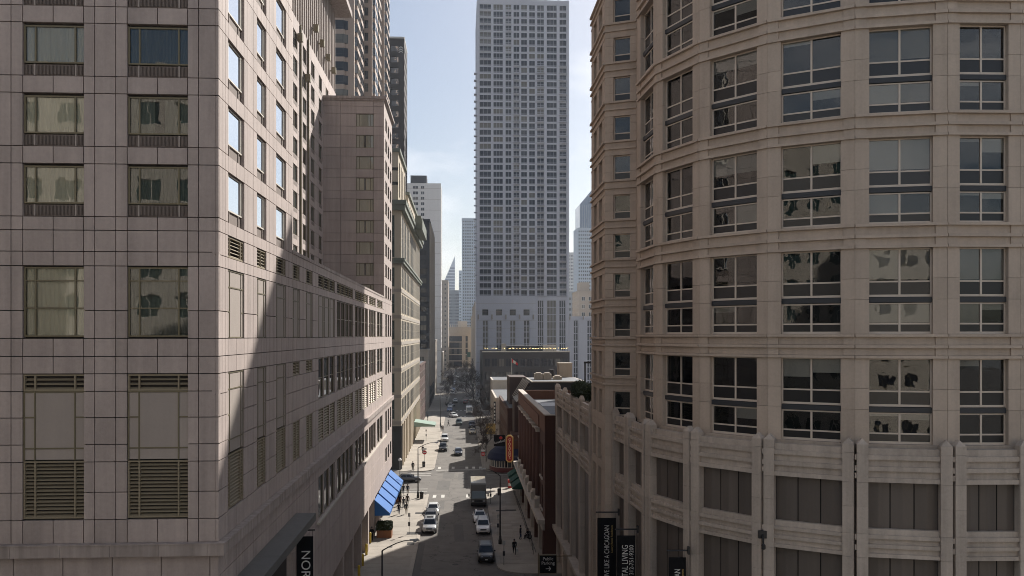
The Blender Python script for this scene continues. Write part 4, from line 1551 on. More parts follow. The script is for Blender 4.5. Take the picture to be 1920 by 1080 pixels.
m = MB(); m.b(X_at(1090, 430), X_at(1090, 430) + 5, 436, 446, 48.9, 53.5); m.build('roof_house', M['tan'], ol)

# ---- white skyscraper
SY = 370.0
sk = thing('white_skyscraper', 'very tall white gridded apartment skyscraper in the centre', 'building', (20, SY, 0))
us = [(899, 921), (925, 943), (947.7, 959), (962.7, 973.9), (977, 988.3), (992, 1003.2), (1007, 1020), (1025, 1044), (1049, 1062)]
sx0, sx1 = X_at(894, SY), X_at(1066.8, SY)
f = Fr((sx0, SY), (sx1, SY))
cols = [(X_at(a, SY) - sx0, X_at(b, SY) - sx0) for a, b in us]
mb = MB(); wp = WPool(sk)
mb.b(sx0 + 0.34, sx1, SY + 0.34, SY + 38, 0, 171)
z44 = 43.4
fh = 3.0
nf = int((171 - z44) / fh)
npn = [3, 3, 2, 2, 2, 2, 2, 3, 2]
mlow = {}
def skw(w, h, i, j):
    return simple_window(w, h, npn[i], 1, M['white_tower'], M['glass_sky'], 0.09, low=0.42)
grid_face(sk, mb, wp, f, cols, flo(z44, fh, nf, 0.08, 2.5), z44, 171, skw, dep=0.34, proud=0.35)
sd = Fr((sx0, SY + 38), (sx0, SY + 0.341))
wp2 = wp
grid_face(sk, mb, wp, sd, even(sd.L, 9, 2.6, 0.6), flo(z44, fh, nf, 0.25, 2.42), 0, 171, lambda w, h, i, j: simple_window(w, h, 2, 1, M['white_tower'], M['glass_sky'], 0.16, low=0.42), dep=0.34)
mb.build('wall', M['white_tower'], sk)
wp.flush()
slab = MB().b(0, 1, 0, 1, 0, 1).mesh('balcony', M['white_tower'])
def balcony(fr, a, b, z, out=0.9):
    m = bpy.data.objects.new('balcony', bal_mesh(b - a, out))
    link(m, sk)
    place(m, sk, fr, a, z, out)
_bal = {}
def bal_mesh(w, out):
    k = (round(w, 2), out)
    if k not in _bal:
        m = MB()
        m.b(0, w, 0, out - 0.002, 0, 0.2)
        m.b(0, w, 0, 0.05, 1.0, 1.08)
        n = max(3, int(w / 0.45))
        for q in range(n + 1):
            x = (w - 0.04) * q / n
            m.b(x, x + 0.04, 0.005, 0.045, 0.2, 1.0)
        _bal[k] = m.mesh('balcony', M['white_tower'])
    return _bal[k]
nb_ = 0
for k in range(nf):
    z = z44 + fh * k - 0.05
    top = 171 - z < 28
    if top:
        balcony(f, cols[0][0], cols[0][1], z, 0.45)
        balcony(f, cols[2][0], cols[2][1], z, 0.35)
    else:
        for c in (3, 6, 8):
            balcony(f, cols[c][0] - 0.15, cols[c][1] + 0.15, z, 1.0)
        if k % 1 == 0 and z < 140:
            balcony(sd, sd.L - 3.4, sd.L - 0.6, z, 1.2)
# podium of the skyscraper
fp = Fr((sx0 - 0.2, SY - 1.6), (X_at(1005, SY), SY - 1.6))
mb = MB(); wp = WPool(sk, 'podium_window')
mb.b(sx0 - 0.2, X_at(1005, SY), SY - 1.1, SY + 0.5, 0, 43.2)
sq = [(X_at(904.5 + 25.7 * k, SY) - sx0, X_at(916.5 + 25.7 * k, SY) - sx0) for k in range(4)]
ZS = lambda v: Z_at(v, 20, SY)
grid_face(sk, mb, wp, fp, sq, [(2, ZS(600)), (ZS(592), ZS(580))], 0, 43.2,
          lambda w, h, i, j: simple_window(w, h, 1, 1, M['white_tower'], M['glass_far'], 0.12) if h < 6 else simple_window(w, h, 2, 12, M['white_tower'], M['glass_far'], 0.35), dep=0.5)
mb.build('podium_wall', M['white_tower'], sk)
wp.flush()
for k in range(5):
    s_ = X_at(897.5 + 25.7 * k, SY) - sx0
    bx('corbel', sk, M['cream_band'], fp, s_ - 0.3, s_ + 0.3, ZS(599), ZS(590), 0.002, 0.5)
for k in range(11):
    bx('panel_joint', sk, M['cream_band'], fp, 0, fp.L, 4 + 3.6 * k, 4.08 + 3.6 * k, 0.002, 0.012)
f3 = Fr((X_at(1005.5, SY), SY - 0.4), (sx1, SY - 0.4))
mb = MB(); wp = WPool(sk, 'tall_glazing')
o0 = X_at(1005.5, SY)
grid_face(sk, mb, wp, f3, [(X_at(a, SY) - o0, X_at(b, SY) - o0) for a, b in ((1007.5, 1019), (1025, 1043), (1048, 1060.5))], [(1.0, 41.6)], 0, 43.2,
          lambda w, h, i, j: simple_window(w, h, 3, 13, M['white_tower'], M['glass_far'], 0.22), dep=0.35)
mb.build('glazed_wall', M['white_tower'], sk); wp.flush()
ex0, ex1 = sx1 + 0.1, X_at(1135, SY)
f4 = Fr((ex0, SY + 0.2), (ex1, SY + 0.2))
mb = MB(); wp = WPool(sk, 'annex_window')
mb.b(ex0, ex1, SY + 0.7, SY + 30, 0, ZS(593))
grid_face(sk, mb, wp, f4, [(X_at(a, SY) - ex0, X_at(b, SY) - ex0) for a, b in ((1075, 1084.5), (1100.5, 1110), (1126, 1133))], [(1, ZS(600))], 0, ZS(593),
          lambda w, h, i, j: simple_window(w, h, 2, 11, M['white_tower'], M['glass_far'], 0.3), dep=0.5)
mb.build('annex_wall', M['white_tower'], sk); wp.flush()
for u in (1067.5, 1093):
    bx('corbel', sk, M['cream_band'], f4, X_at(u, SY) - ex0, X_at(u + 2, SY) - ex0, ZS(599), ZS(592.5), 0.002, 0.45)
# row of stone buildings right side, beyond the skyscraper
block('brown_terrace', 'brown stone terrace lining the right of the street past the skyscraper', 6.4, 26, 441, 558, 43, M['tan'], (5, 1.8, 0, 3.6, 12, 0.9, 2.7), (30, 1.8, 0, 3.6, 12, 0.9, 2.7), street=1)
block('stone_terrace', 'pale stone terrace farthest on the right side of the street', 6.8, 26, 580, 700, 40, M['offwhite'], (5, 1.8, 0, 3.6, 11, 0.9, 2.7), (30, 1.8, 0, 3.6, 11, 0.9, 2.7), street=1)

# ---- dark brown low building with rooftop string lights
BY = 302.0
bb = thing('rooftop_bar_building', 'dark brown low building with string lights along its roof', 'building', (20, BY, 0))
bx0, bx1 = X_at(905, BY), X_at(1068, BY)
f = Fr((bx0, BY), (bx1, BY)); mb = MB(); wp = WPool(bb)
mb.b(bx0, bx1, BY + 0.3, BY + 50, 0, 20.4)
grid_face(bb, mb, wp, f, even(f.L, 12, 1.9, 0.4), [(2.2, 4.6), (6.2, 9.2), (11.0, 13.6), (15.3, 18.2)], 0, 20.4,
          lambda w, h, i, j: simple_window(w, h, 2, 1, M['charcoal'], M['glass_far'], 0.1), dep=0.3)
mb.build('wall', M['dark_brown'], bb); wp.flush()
bx('roof_edge', bb, M['offwhite'], f, -0.2, f.L + 0.2, 20.42, 20.75, -0.6, 0.2)
m = MB(); m.b(bx0 + 9, bx0 + 23, BY + 9, BY + 20, 20.4, 22.6); m.build('roof_shed', M['charcoal'], bb)
m = MB(); m.b(bx0 + 22, bx0 + 27, BY + 8.5, BY + 14, 20.4, 22.8); m.build('roof_house', M['offwhite'], bb)
m = MB(); m.b(bx0 + 7, bx0 + 8.6, BY + 9, BY + 12, 20.4, 23.3); m.build('roof_vent', M['hvac'], bb)
for k in range(7):
    bx('railing_post', bb, M['iron'], f, 0.5 + 4.9 * k, 0.58 + 4.9 * k, 20.75, 22.0, -0.5, -0.42)
st_ = thing('string_lights', 'row of small warm bulbs strung along the dark brown roof', 'string lights', (20, BY + 0.4, 21))
bm_ = MB(); bm_.lathe([(0.02, -0.12), (0.11, -0.05), (0.12, 0.03), (0.05, 0.12)], 8)
bme = bm_.mesh('bulb', M['bulb'], smooth=True)
br_ = random.Random(4)
m = MB()
ptsl = [(bx0 + 0.6 + (bx1 - bx0 - 1.2) * k / 54, BY + 0.46, 21.95 - 0.22 * abs(math.sin(k * math.pi / 6))) for k in range(55)]
m.tube(ptsl, 0.015, 4); m.build('cable', M['black'], st_)
for p in ptsl[::1]:
    if br_.random() < 0.8:
        kid('bulb', st_, bme, Vector(p) - st_.location + Vector((0, 0, -0.1)), scale=(br_.uniform(0.7, 1.2),) * 3)

# ---- towers behind the hotel, upper left
bt = thing('brown_bay_tower', 'brown granite tower with rounded bay windows rising behind the hotel', 'building', (-30, 196, 0))
FHB = 3.1
def bays(fr, s0, s1, nb_, z0, z1, out, root, win_n=2):
    """splayed glass bays stacked floor by floor between spandrel bands"""
    z = z0
    while z < z1:
        for k in range(nb_):
            a = s0 + (s1 - s0) * k / nb_
            b = s0 + (s1 - s0) * (k + 1) / nb_
            sp = min(0.9, (b - a) * 0.25)
            pl = [fr.w(a, 0, 0.01), fr.w(a + sp, 0, out), fr.w(b - sp, 0, out), fr.w(b, 0, 0.01)]
            if (z - z0) < 1e-3 and False:
                pass
            yield (z, pl)
        z += FHB
ystep = 196.0
corners = [(-45, 196, X_at(664, 196), 0), ]
xA = X_at(664, 196.0)
yB = xA / ratio(679.5)
xB = X_at(697.5, yB)
yC = xB / ratio(712)
xC = X_at(720, yC)
yD = yC + 12
HB = 125.0
mb = MB()
mb.prism([(-46, 196.3), (xA - 0.3, 196.3), (xA - 0.3, yB + 0.3), (xB - 0.3, yB + 0.3), (xB - 0.3, yC + 0.3), (xC - 0.3, yC + 0.3), (xC - 0.3, yD), (-46, yD)], 0, HB)
mb.build('core_wall', M['charcoal'], bt)
FRS = [Fr((-46, 196), (xA, 196)), Fr((xA, 196.301), (xA, yB)), Fr((xA, yB), (xB, yB)), Fr((xB, yB + 0.301), (xB, yC)), Fr((xB, yC), (xC, yC)), Fr((xC, yC + .301), (xC, yD))]
SPANB = Pool(bt, 'spandrel_band', M['brown_tower'], 300, 'spandrel_band_field')
BAYW = WPool(bt, 'bay_window', 300)
mw = MB()
def bay_mesh(w, h, out):
    m = MB()
    sp = min(1.0, w * 0.22)
    pts = [(0, 0.02), (sp, -out), (w - sp, -out), (w, 0.02)]
    for (p, q) in zip(pts[:-1], pts[1:]):
        m.poly([(p[0], p[1], 0), (q[0], q[1], 0), (q[0], q[1], h), (p[0], p[1], h)], 0)
    m.poly([(p[0], p[1], h) for p in pts], 1); m.poly([(p[0], p[1], 0) for p in pts[::-1]], 1)
    for x, y in ((0.02, 0.0), (sp, -out), (w / 2, -out), (w - sp, -out), (w - 0.02, 0.0)):
        m.b(x - 0.06, x + 0.06, y - 0.05, y + 0.03, 0, h, 1)
    m.b(sp, w - sp, -out - 0.03, -out + 0.02, h * 0.28, h * 0.28 + 0.1, 1)
    return m.mesh('bay_window', [M['glass_far'], M['charcoal']])
for fi, fr in enumerate(FRS):
    Lw = fr.L
    if fi == 0:
        lay_ = [(Lw - 13.4, Lw - 7.5), (Lw - 6.6 - 0.2, Lw - 1.4)]
    elif fi in (1, 3, 5):
        lay_ = [(0.6, Lw / 2 - 0.3), (Lw / 2 + 0.3, Lw - 0.6)]
    else:
        lay_ = [(0.5, 1.4)] if Lw > 1.6 else []
    es = [0.0] + sum([[a, b] for a, b in lay_], []) + [Lw]
    for i in range(0, len(es), 2):
        mw.box(fr, es[i], es[i + 1], 60, HB, -0.3, 0.0)
    mw.box(fr, 0, Lw, 0, 60, -0.3, 0.0)
    for a, b in lay_:
        out = 0.55 if fi in (0, 1, 3, 5) else 0.02
        z = 60.0
        bm2 = bay_mesh(b - a, 2.0, out) if out > 0.1 else simple_window(b - a, 2.0, 1, 2, M['charcoal'], M['glass_far'], 0.08)
        while z < HB - 3:
            SPANB.add(fr, a, b, z, z + 1.08, -0.3, -0.02 if out < 0.1 else 0.0)
            if out > 0.1:
                SPANB.add(fr, a + 0.7, b - 0.7, z + 0.003, z + 1.077, 0.002, out + 0.02)
            BAYW.add(bm2, fr, a, z + 1.09, 0.0 if out > 0.1 else -0.2)
            z += FHB
mw.build('wall', M['brown_tower'], bt)
SPANB.flush(); BAYW.flush()

dkx0, dkx1 = X_at(700, 262), X_at(758, 262)
dk = thing('dark_brown_tower', 'dark brown tower with ribbon windows and white chevrons behind the brown bay tower', 'building', (dkx1, 262, 0))
HK = Z_at(72, -20, 262)
f = Fr((dkx0, 262), (dkx1, 262)); sd = Fr((dkx1, 262.301), (dkx1, 276))
mb = MB(); wp = WPool(dk)
mb.b(dkx0, dkx1 - 0.3, 262.3, 276, 0, HK)
n = int((HK - 50) / 3.3)
rows = [(HK - 2.2 - 1.75 - 3.3 * k, HK - 2.2 - 3.3 * k) for k in range(n)]
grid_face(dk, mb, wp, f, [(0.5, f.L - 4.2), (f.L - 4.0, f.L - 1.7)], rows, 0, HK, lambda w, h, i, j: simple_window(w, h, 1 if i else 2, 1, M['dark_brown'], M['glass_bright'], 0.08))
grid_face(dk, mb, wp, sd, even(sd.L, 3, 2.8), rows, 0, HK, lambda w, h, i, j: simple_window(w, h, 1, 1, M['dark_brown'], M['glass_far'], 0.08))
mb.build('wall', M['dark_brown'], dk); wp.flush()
for k in range(3):
    z = HK - 2.6 - 0.65 * k
    m = MB()
    for sgn in (-1, 1):
        c0, c1 = f.L - 1.0, f.L - 1.0 + sgn * 0.65
        m.hexa([f.w(c0, z, 0.05), f.w(c1, z - 0.5, 0.05), f.w(c1, z - 0.5, 0.005), f.w(c0, z, 0.005), f.w(c0, z + 0.22, 0.05), f.w(c1, z - 0.28, 0.05), f.w(c1, z - 0.28, 0.005), f.w(c0, z + 0.22, 0.005)])
    m.build('chevron', M['white'], dk)
m = MB(); m.b(dkx0, dkx1 + 0.1, 261.85, 276.1, HK, HK + 0.5); m.build('roof_edge', M['white_slab'], dk)

# ---- tall neighbour behind the right tower (its shadow falls across the hotel and the street)
nb2 = block('hidden_apartment_block', 'grey concrete apartment block standing behind the curved right tower', 28, 60, 128, 163, 92, M['cream_band'], (8, 2.2, 0, 3.1, 29, 0.9, 2.4), (9, 2.2, 0, 3.1, 29, 0.9, 2.4), street=1, limit=120)
# ---- building behind the viewpoint, mirrored in the tower windows
op = thing('opposite_office', 'pale stone office building across the crossing behind the viewpoint', 'building', (30, -44, 0))
fo = Fr((66, -44), (9, -44)); mb = MB(); wp = WPool(op, limit=200)
mb.b(9, 66, -64, -44.3, 0, 44)
grid_face(op, mb, wp, fo, even(fo.L, 16, 1.9, 0.5), flo(3, 3.6, 11, 1.0, 2.9), 0, 44, lambda w, h, i, j: simple_window(w, h, 2, 1, M['bronze'], M['glass_far'], 0.08))
mb.build('wall', M['offwhite'], op); wp.flush()
oc = thing('opposite_corner_block', 'pale masonry block across the side street behind the viewpoint, left', 'building', (-40, 4, 0))
fo = Fr((-15, 4), (-75, 4)); mb = MB(); wp = WPool(oc, limit=200)
mb.b(-75, -15, -30, 3.7, 0, 50)
grid_face(oc, mb, wp, fo, even(fo.L, 17, 2.0, 0.5), flo(3, 3.4, 13, 1.0, 2.9), 0, 50, lambda w, h, i, j: simple_window(w, h, 2, 1, M['white_frame'], M['glass_teal'], 0.08))
fo = Fr((-15, -30), (-15, 3.69))
grid_face(oc, mb, wp, fo, even(fo.L, 9, 2.0, 0.5), flo(3, 3.4, 13, 1.0, 2.9), 0, 50, lambda w, h, i, j: simple_window(w, h, 2, 1, M['white_frame'], M['glass_teal'], 0.08))
mb.build('wall', M['offwhite'], oc); wp.flush()

# ---- columned brick building, right
BX, BY0, BY1 = 9.5, 98.9, 146.0
HBk = 16.9
bk = thing('columned_brick_building', 'dark red brick building with brick columns and stone capitals on the right', 'building', (16, BY0, 0))
fs_ = Fr((BX, BY1), (BX, BY0)); ff = Fr((BX, BY0), (26, BY0))
m = MB(); m.b(BX + 0.7, 26, BY0 + 0.3, BY1 - 0.1, 0, 15.2); m.build('inner_wall', M['brick'], bk)
m = MB(); m.box(ff, 0, ff.L, 0, HBk - 0.01, -0.3, 0.0); m.build('end_wall', M['brick'], bk)
m = MB(); m.b(BX + 0.6, 26, BY1 - 0.4, BY1, 0, HBk - 0.01); m.build('far_wall', M['brick_orange'], bk)
m = MB(); m.box(fs_, 0, fs_.L - 0.302, 14.85, HBk, -0.6, 0.0); m.box(fs_, 7.0, fs_.L - 7.2, 14.85, HBk - 0.6, 0.002, 0.12); m.build('frieze', M['brick_orange'], bk)
for s0, s1 in ((0.0, 6.2), (fs_.L - 6.6, fs_.L - 0.302)):
    m = MB()
    for a, b in ((s0, s0 + 0.9), (s0 + 2.1, s0 + 2.9), (s0 + 4.1, s1)):
        m.box(fs_, a, b, 4.9, 14.849, -0.6, 0.0)
    for z in ((4.9, 5.6), (8.4, 9.3), (13.2, 14.849)):
        m.box(fs_, s0 + 0.9, s0 + 2.1, z[0], z[1], -0.6, -0.02); m.box(fs_, s0 + 2.9, s0 + 4.1, z[0], z[1], -0.6, -0.02)
    m.build('end_bay_wall', M['brick'], bk)
    for a in (s0 + 0.9, s0 + 2.9):
        for z, h in ((5.6, 2.8), (9.3, 3.9)):
            inst('window', bk, simple_window(1.2, h, 1, 2, M['trim'], M['glass_far'], 0.09), fs_, a, z, -0.3)
            bx('window_sill', bk, M['trim'], fs_, a - 0.15, a + 1.35, z - 0.22, z - 0.01, -0.2, 0.16)
ncol = 7
for k in range(ncol):
    s_ = 7.6 + (fs_.L - 15.4) * k / (ncol - 1)
    c = fs_.w(s_, 0, -0.05)
    m = MB(); m.lathe([(0.50, 6.3), (0.49, 9), (0.44, 14.2)], 14, (c.x, c.y)); m.build('column', M['brick'], bk, smooth=True)
    m = MB(); m.lathe([(0.44, 14.2), (0.50, 14.26), (0.48, 14.36), (0.62, 14.66)], 14, (c.x, c.y)); m.box(fs_, s_ - 0.62, s_ + 0.62, 14.66, 14.845, -0.6, 0.58); m.build('capital', M['trim'], bk)
    m = MB(); m.box(fs_, s_ - 0.64, s_ + 0.64, 4.9, 5.9, -0.6, 0.60); m.lathe([(0.58, 5.9), (0.6, 6.05), (0.5, 6.3)], 14, (c.x, c.y)); m.build('pedestal', M['trim'], bk)
    if k < ncol - 1:
        e = 7.6 + (fs_.L - 15.4) * (k + 1) / (ncol - 1)
        for z, h in ((5.4, 3.6), (9.8, 4.4)):
            inst('window', bk, simple_window(e - s_ - 2.2, h, 3, 2, M['iron'], M['glass_far'], 0.09), fs_, s_ + 1.1, z, -0.62)
for k in range(15):
    a = fs_.L * k / 15
    bx('belt_course', bk, M['trim'], fs_, a + 0.005, fs_.L * (k + 1) / 15 - 0.005, 4.4, 4.88, -0.6, 0.85)
m = MB(); m.box(fs_, 0, fs_.L - 0.302, 3.6, 4.39, -0.6, 0.3); m.build('sign_frieze', M['trim'], bk)
for k in range(9):
    a = (fs_.L - 0.9) * k / 8
    bx('ground_pier', bk, M['trim'] if k % 2 else M['brick'], fs_, a, a + 0.85, 0.148, 3.59, -0.6, 0.22)
    if k < 8:
        w = (fs_.L - 0.9) / 8 - 1.0
        inst('shop_window', bk, simple_window(w, 2.9, 3, 2, M['iron'], M['glass_far'], 0.1), fs_, a + 0.95, 0.55, -0.35)
m = MB()
for a in range(0, 46, 2):
    m.box(fs_, a + 0.1, a + 0.16, 0.15, 1.15, 1.0, 1.06)
m.box(fs_, 18, fs_.L, 1.12, 1.18, 1.0, 1.06); m.build('railing', M['iron'], bk)
m = MB()
m.box(fs_, 0, fs_.L - 0.5, HBk + 0.002, HBk + 0.12, -0.75, 0.06); m.box(ff, 0, ff.L, HBk, HBk + 0.118, -0.45, 0.05)
m.build('coping', M['trim'], bk)
m = MB(); m.b(BX + 0.76, 26, BY0 + 0.5, BY1 - 0.45, 15.2, 15.4); m.build('roof', M['roof'], bk)
for (x0, x1, y0, y1) in ((12.2, 17, 131, 137.5), (13.0, 22, 101.2, 103.5)):
    sheet_ = MB().b(x0, x1, y0, y1, 15.401, 15.43); sheet_.build('roof_patch', M['roof_white'], bk)
m = MB(); m.b(13.2, 22, 106, 113, 15.4, 16.3); m.build('roof_curb', M['roof'], bk)
lab = ['nearest dark green awning over the brick building shopfront', 'middle dark green awning over the brick building shopfront', 'farthest dark green awning at the brick building corner']
for k, s_ in enumerate((11.5, 6.6, 1.0)):
    awning('shop_awning', lab[k], fs_, s_, s_ + 3.6, 4.3, 3.0, 1.9, M['green_cloth'], 0.3, 'green awnings on the brick building')

# ---- low buildings and roofs beyond the brick building
rb = block('narrow_red_building', 'narrow red brick building behind the corner restaurant', 9.2, 18, 176, 214, 10.8, M['brick'], (4, 1.1, 0, 3.4, 3, 0.9, 2.6), (12, 1.2, 0, 3.4, 3, 0.9, 2.6), fmat='trim', street=1)
w2 = block('white_low_building', 'white two-storey building with a tall vertical sign on the right', 8.6, 20, 222, 256, 9.7, M['offwhite'], None, (8, 2.0, 0, 3.2, 3, 0.8, 2.5), street=1)
for z in (3.4, 9.72):
    m = MB(); m.b(9.5, 14.5, 220.2, 222.0, z, z + 0.12)
    for k in range(12):
        m.b(9.5 + 0.44 * k, 9.54 + 0.44 * k, 220.2, 220.24, z + 0.12, z + 1.0)
    m.b(9.5, 14.5, 220.2, 220.25, z + 1.0, z + 1.06)
    m.build('roof_rail', M['offwhite'], w2)
block('white_upper_building', 'taller blank off-white building behind the white low building', 9.0, 20, 258, 277, 12.4, M['offwhite'], None, (5, 1.6, 0, 3.8, 3, 1, 2.8), street=1)
rf = thing('rooftop_complex', 'cluster of dark roofs with a skylight behind the brick building', 'building', (16, 170, 0))
m = MB(); m.b(13.5, 42, 166.5, 200, 0, 14.6); m.build('main_block', M['brick'], rf)
m = MB(); m.hexa([(12.0, 168, 14.6), (25, 168, 14.6), (25, 184, 14.6), (12.0, 184, 14.6), (13.6, 168, 17.0), (24, 168, 17.0), (24, 184, 17.0), (13.6, 184, 17.0)]); m.build('mansard', M['charcoal'], rf)
m = MB(); m.b(13.5, 24.2, 167.8, 184.2, 17.0, 17.2); m.build('roof_edge', M['cream_band'], rf)
m = MB(); m.b(13.9, 23.8, 168.2, 183.8, 17.2, 17.215); m.build('roof', M['roof'], rf)
m = MB(); m.hexa([(10.6, 168.3, 13.2), (12.0, 168.3, 13.2), (12.0, 184, 13.2), (10.6, 184, 13.2), (13.0, 168.3, 17.0), (13.4, 168.3, 17.0), (13.4, 184, 17.0), (13.0, 184, 17.0)]); m.build('skylight', M['glass_far'], rf)
for k in range(6):
    m = MB(); m.hexa([(10.55, 168.2 + 3.1 * k, 13.2), (10.7, 168.2 + 3.1 * k, 13.2), (10.7, 168.4 + 3.1 * k, 13.2), (10.55, 168.4 + 3.1 * k, 13.2), (12.9, 168.2 + 3.1 * k, 17.1), (13.05, 168.2 + 3.1 * k, 17.1), (13.05, 168.4 + 3.1 * k, 17.1), (12.9, 168.4 + 3.1 * k, 17.1)]); m.build('skylight_rib', M['offwhite'], rf)
dbk = surf('dark_brick', (0.06, 0.038, 0.032), 0.85, big=0.1, grain=0.1)
m = MB(); m.b(10.2, 16.3, 168.5, 176, 0, 13.2); m.build('side_block', dbk, rf)
m = MB(); m.b(10.2, 13.8, 186, 197, 0, 17.2); m.build('stair_block', dbk, rf)
for (x0, x1, y0, y1, z0, z1) in ((14.7, 16.3, 174, 176.5, 17.22, 18.4), (16.5, 18.1, 174, 176.5, 17.22, 18.35), (18.6, 20.2, 174, 177, 17.22, 17.8)):
    m = MB(); m.b(x0, x1, y0, y1, z0, z1); m.b(x0 + 0.3, x1 - 0.3, y0 + 0.3, y1 - 0.3, z1, z1 + 0.25); m.build('air_unit', M['hvac'], rf)
m = MB(); m.b(20.9, 23.7, 185, 189, 14.6, 20.1); m.b(20.8, 23.8, 184.9, 189.1, 20.1, 20.25); m.build('lift_house', M['tan'], rf)
m = MB(); m.lathe([(0.45, 14.6), (0.45, 18.6), (0.55, 18.65), (0.55, 18.8)], 12, (19.3, 185.5)); m.build('flue', M['iron'], rf)
fl = thing('flag', 'red and white flag on a rooftop pole before the dark brown building', 'flag', (10.9, 190, 17.6))
m = MB(); m.tube([(10.9, 190, 17.6), (10.9, 190, 21.2)], [0.06, 0.03], 8); m.build('pole', M['white'], fl)
for k, (x0, x1, mt) in enumerate(((0.04, 0.34, 'red'), (0.34, 0.85, 'white'), (0.85, 1.35, 'red'))):
    m = MB()
    n = 4
    for q in range(n):
        a, b = x0 + (x1 - x0) * q / n, x0 + (x1 - x0) * (q + 1) / n
        f_ = lambda x, t: (10.9 + x, 190 + 0.12 * math.sin(x * 6), 21.1 - x * 0.75 - t * (0.8 - 0.2 * x))
        m.hexa([f_(a, 1), f_(b, 1), (f_(b, 1)[0], f_(b, 1)[1] + 0.012, f_(b, 1)[2]), (f_(a, 1)[0], f_(a, 1)[1] + 0.012, f_(a, 1)[2]),
                f_(a, 0), f_(b, 0), (f_(b, 0)[0], f_(b, 0)[1] + 0.012, f_(b, 0)[2]), (f_(a, 0)[0], f_(a, 0)[1] + 0.012, f_(a, 0)[2])])
    m.build('red_field' if mt == 'red' else 'white_field', M[mt], fl)

# ---- corner restaurant with round awning
rs_ = thing('corner_restaurant', 'restaurant front with a rounded navy awning and maroon base at the crossing', 'restaurant', (9, 166, 0))
def round_ring(cx, cy, rx, ry, n=18, ext=7.0):
    p = [(cx + ext, cy - ry)]
    p += [(cx - rx * math.sin(math.pi * k / n), cy - ry * math.cos(math.pi * k / n)) for k in range(n + 1)]
    p += [(cx + ext, cy + ry)]
    return p
cx_, cy_ = 8.6, 167.2
def shell(r0, z0, r1, z1, mat, name):
    a, b = round_ring(cx_, cy_, r0, r0 * 1.15), round_ring(cx_, cy_, r1, r1 * 1.15)
    m = MB()
    for k in range(len(a) - 1):
        m.poly([(*a[k + 1], z0), (*a[k], z0), (*b[k], z1), (*b[k + 1], z1)])
    return m, a, b
m, _, _ = shell(3.35, 0.12, 3.35, 0.95, None, ''); m.prism(round_ring(cx_, cy_, 3.3, 3.3 * 1.15)[::-1], 0.1, 0.94); m.build('base', M['maroon'], rs_)
rg = round_ring(cx_, cy_, 3.2, 3.68)
for k in range(len(rg) - 1):
    fr = Fr(rg[k + 1], rg[k])
    n = max(1, round(fr.L / 0.75))
    for q in range(n):
        inst('window', rs_, simple_window(fr.L / n - 0.01, 1.75, 1, 1, M['offwhite'], M['pane_podium'], 0.07), fr, fr.L * q / n + 0.005, 0.96, 0.0)
m = MB(); m.prism(round_ring(cx_, cy_, 2.9, 3.3)[::-1], 0.95, 2.7); m.build('inner_wall', M['void'], rs_)
m, _, _ = shell(3.75, 2.35, 3.78, 2.75, None, '')
for (r0, z0, r1, z1) in ((3.78, 2.75, 3.3, 3.7), (3.3, 3.7, 2.3, 4.5), (2.3, 4.5, 0.9, 4.95), (0.9, 4.95, 0.05, 5.0)):
    mm, _, _ = shell(r0, z0, r1, z1, None, '')
    o = len(m.v); m.v += mm.v; m.f += [tuple(o + i for i in f) for f in mm.f]; m.m += mm.m
m.build('round_awning', M['navy_cloth'], rs_)
m = MB(); m.b(9.4, 17.5, 164.5, 170.5, 2.7, 7.2); m.build('upper_wall', M['brick'], rs_)

# ================================================================ vehicles
def loft(st, n_extra=0):
    """st: list of (x, zb, zt, hw); returns MB of a rounded body along x"""
    m = MB()
    rings = []
    for x, zb, zt, hw in st:
        h = zt - zb
        half = [(hw * 0.86, zb), (hw * 0.98, zb + h * 0.16), (hw, zb + h * 0.45), (hw * 0.985, zb + h * 0.72), (hw * 0.94, zt - h * 0.07), (hw * 0.84, zt)]
        ring = [(x, y, z) for y, z in half] + [(x, -y, z) for y, z in half[::-1]]
        i = len(m.v)
        m.v += ring
        rings.append(i)
    n = 12
    for a, b in zip(rings[:-1], rings[1:]):
        for q in range(n):
            r = (q + 1) % n
            m.f.append((a + q, b + q, b + r, a + r)); m.m.append(0)
    m.f.append(tuple(rings[0] + q for q in range(n))); m.f.append(tuple(rings[-1] + q for q in reversed(range(n)))); m.m += [0, 0]
    return m

def quadslab(m, p, off):
    """thin slab on quad p (4 points), pushed out by off along its normal"""
    p = [Vector(q) for q in p]
    n = (p[1] - p[0]).cross(p[3] - p[0]).normalized()
    m.hexa([q + n * (off - 0.02) for q in p] + [q + n * off for q in p])

def inset_quad(p, a, b):
    """shrink quad (bl, br, tr, tl) by fractions a (sides) and b (top, bottom)"""
    p = [Vector(q) for q in p]
    f = lambda s, t: (p[0] * (1 - s) + p[1] * s) * (1 - t) + (p[3] * (1 - s) + p[2] * s) * t
    return [f(a, b), f(1 - a, b), f(1 - a, 1 - b), f(a, 1 - b)]

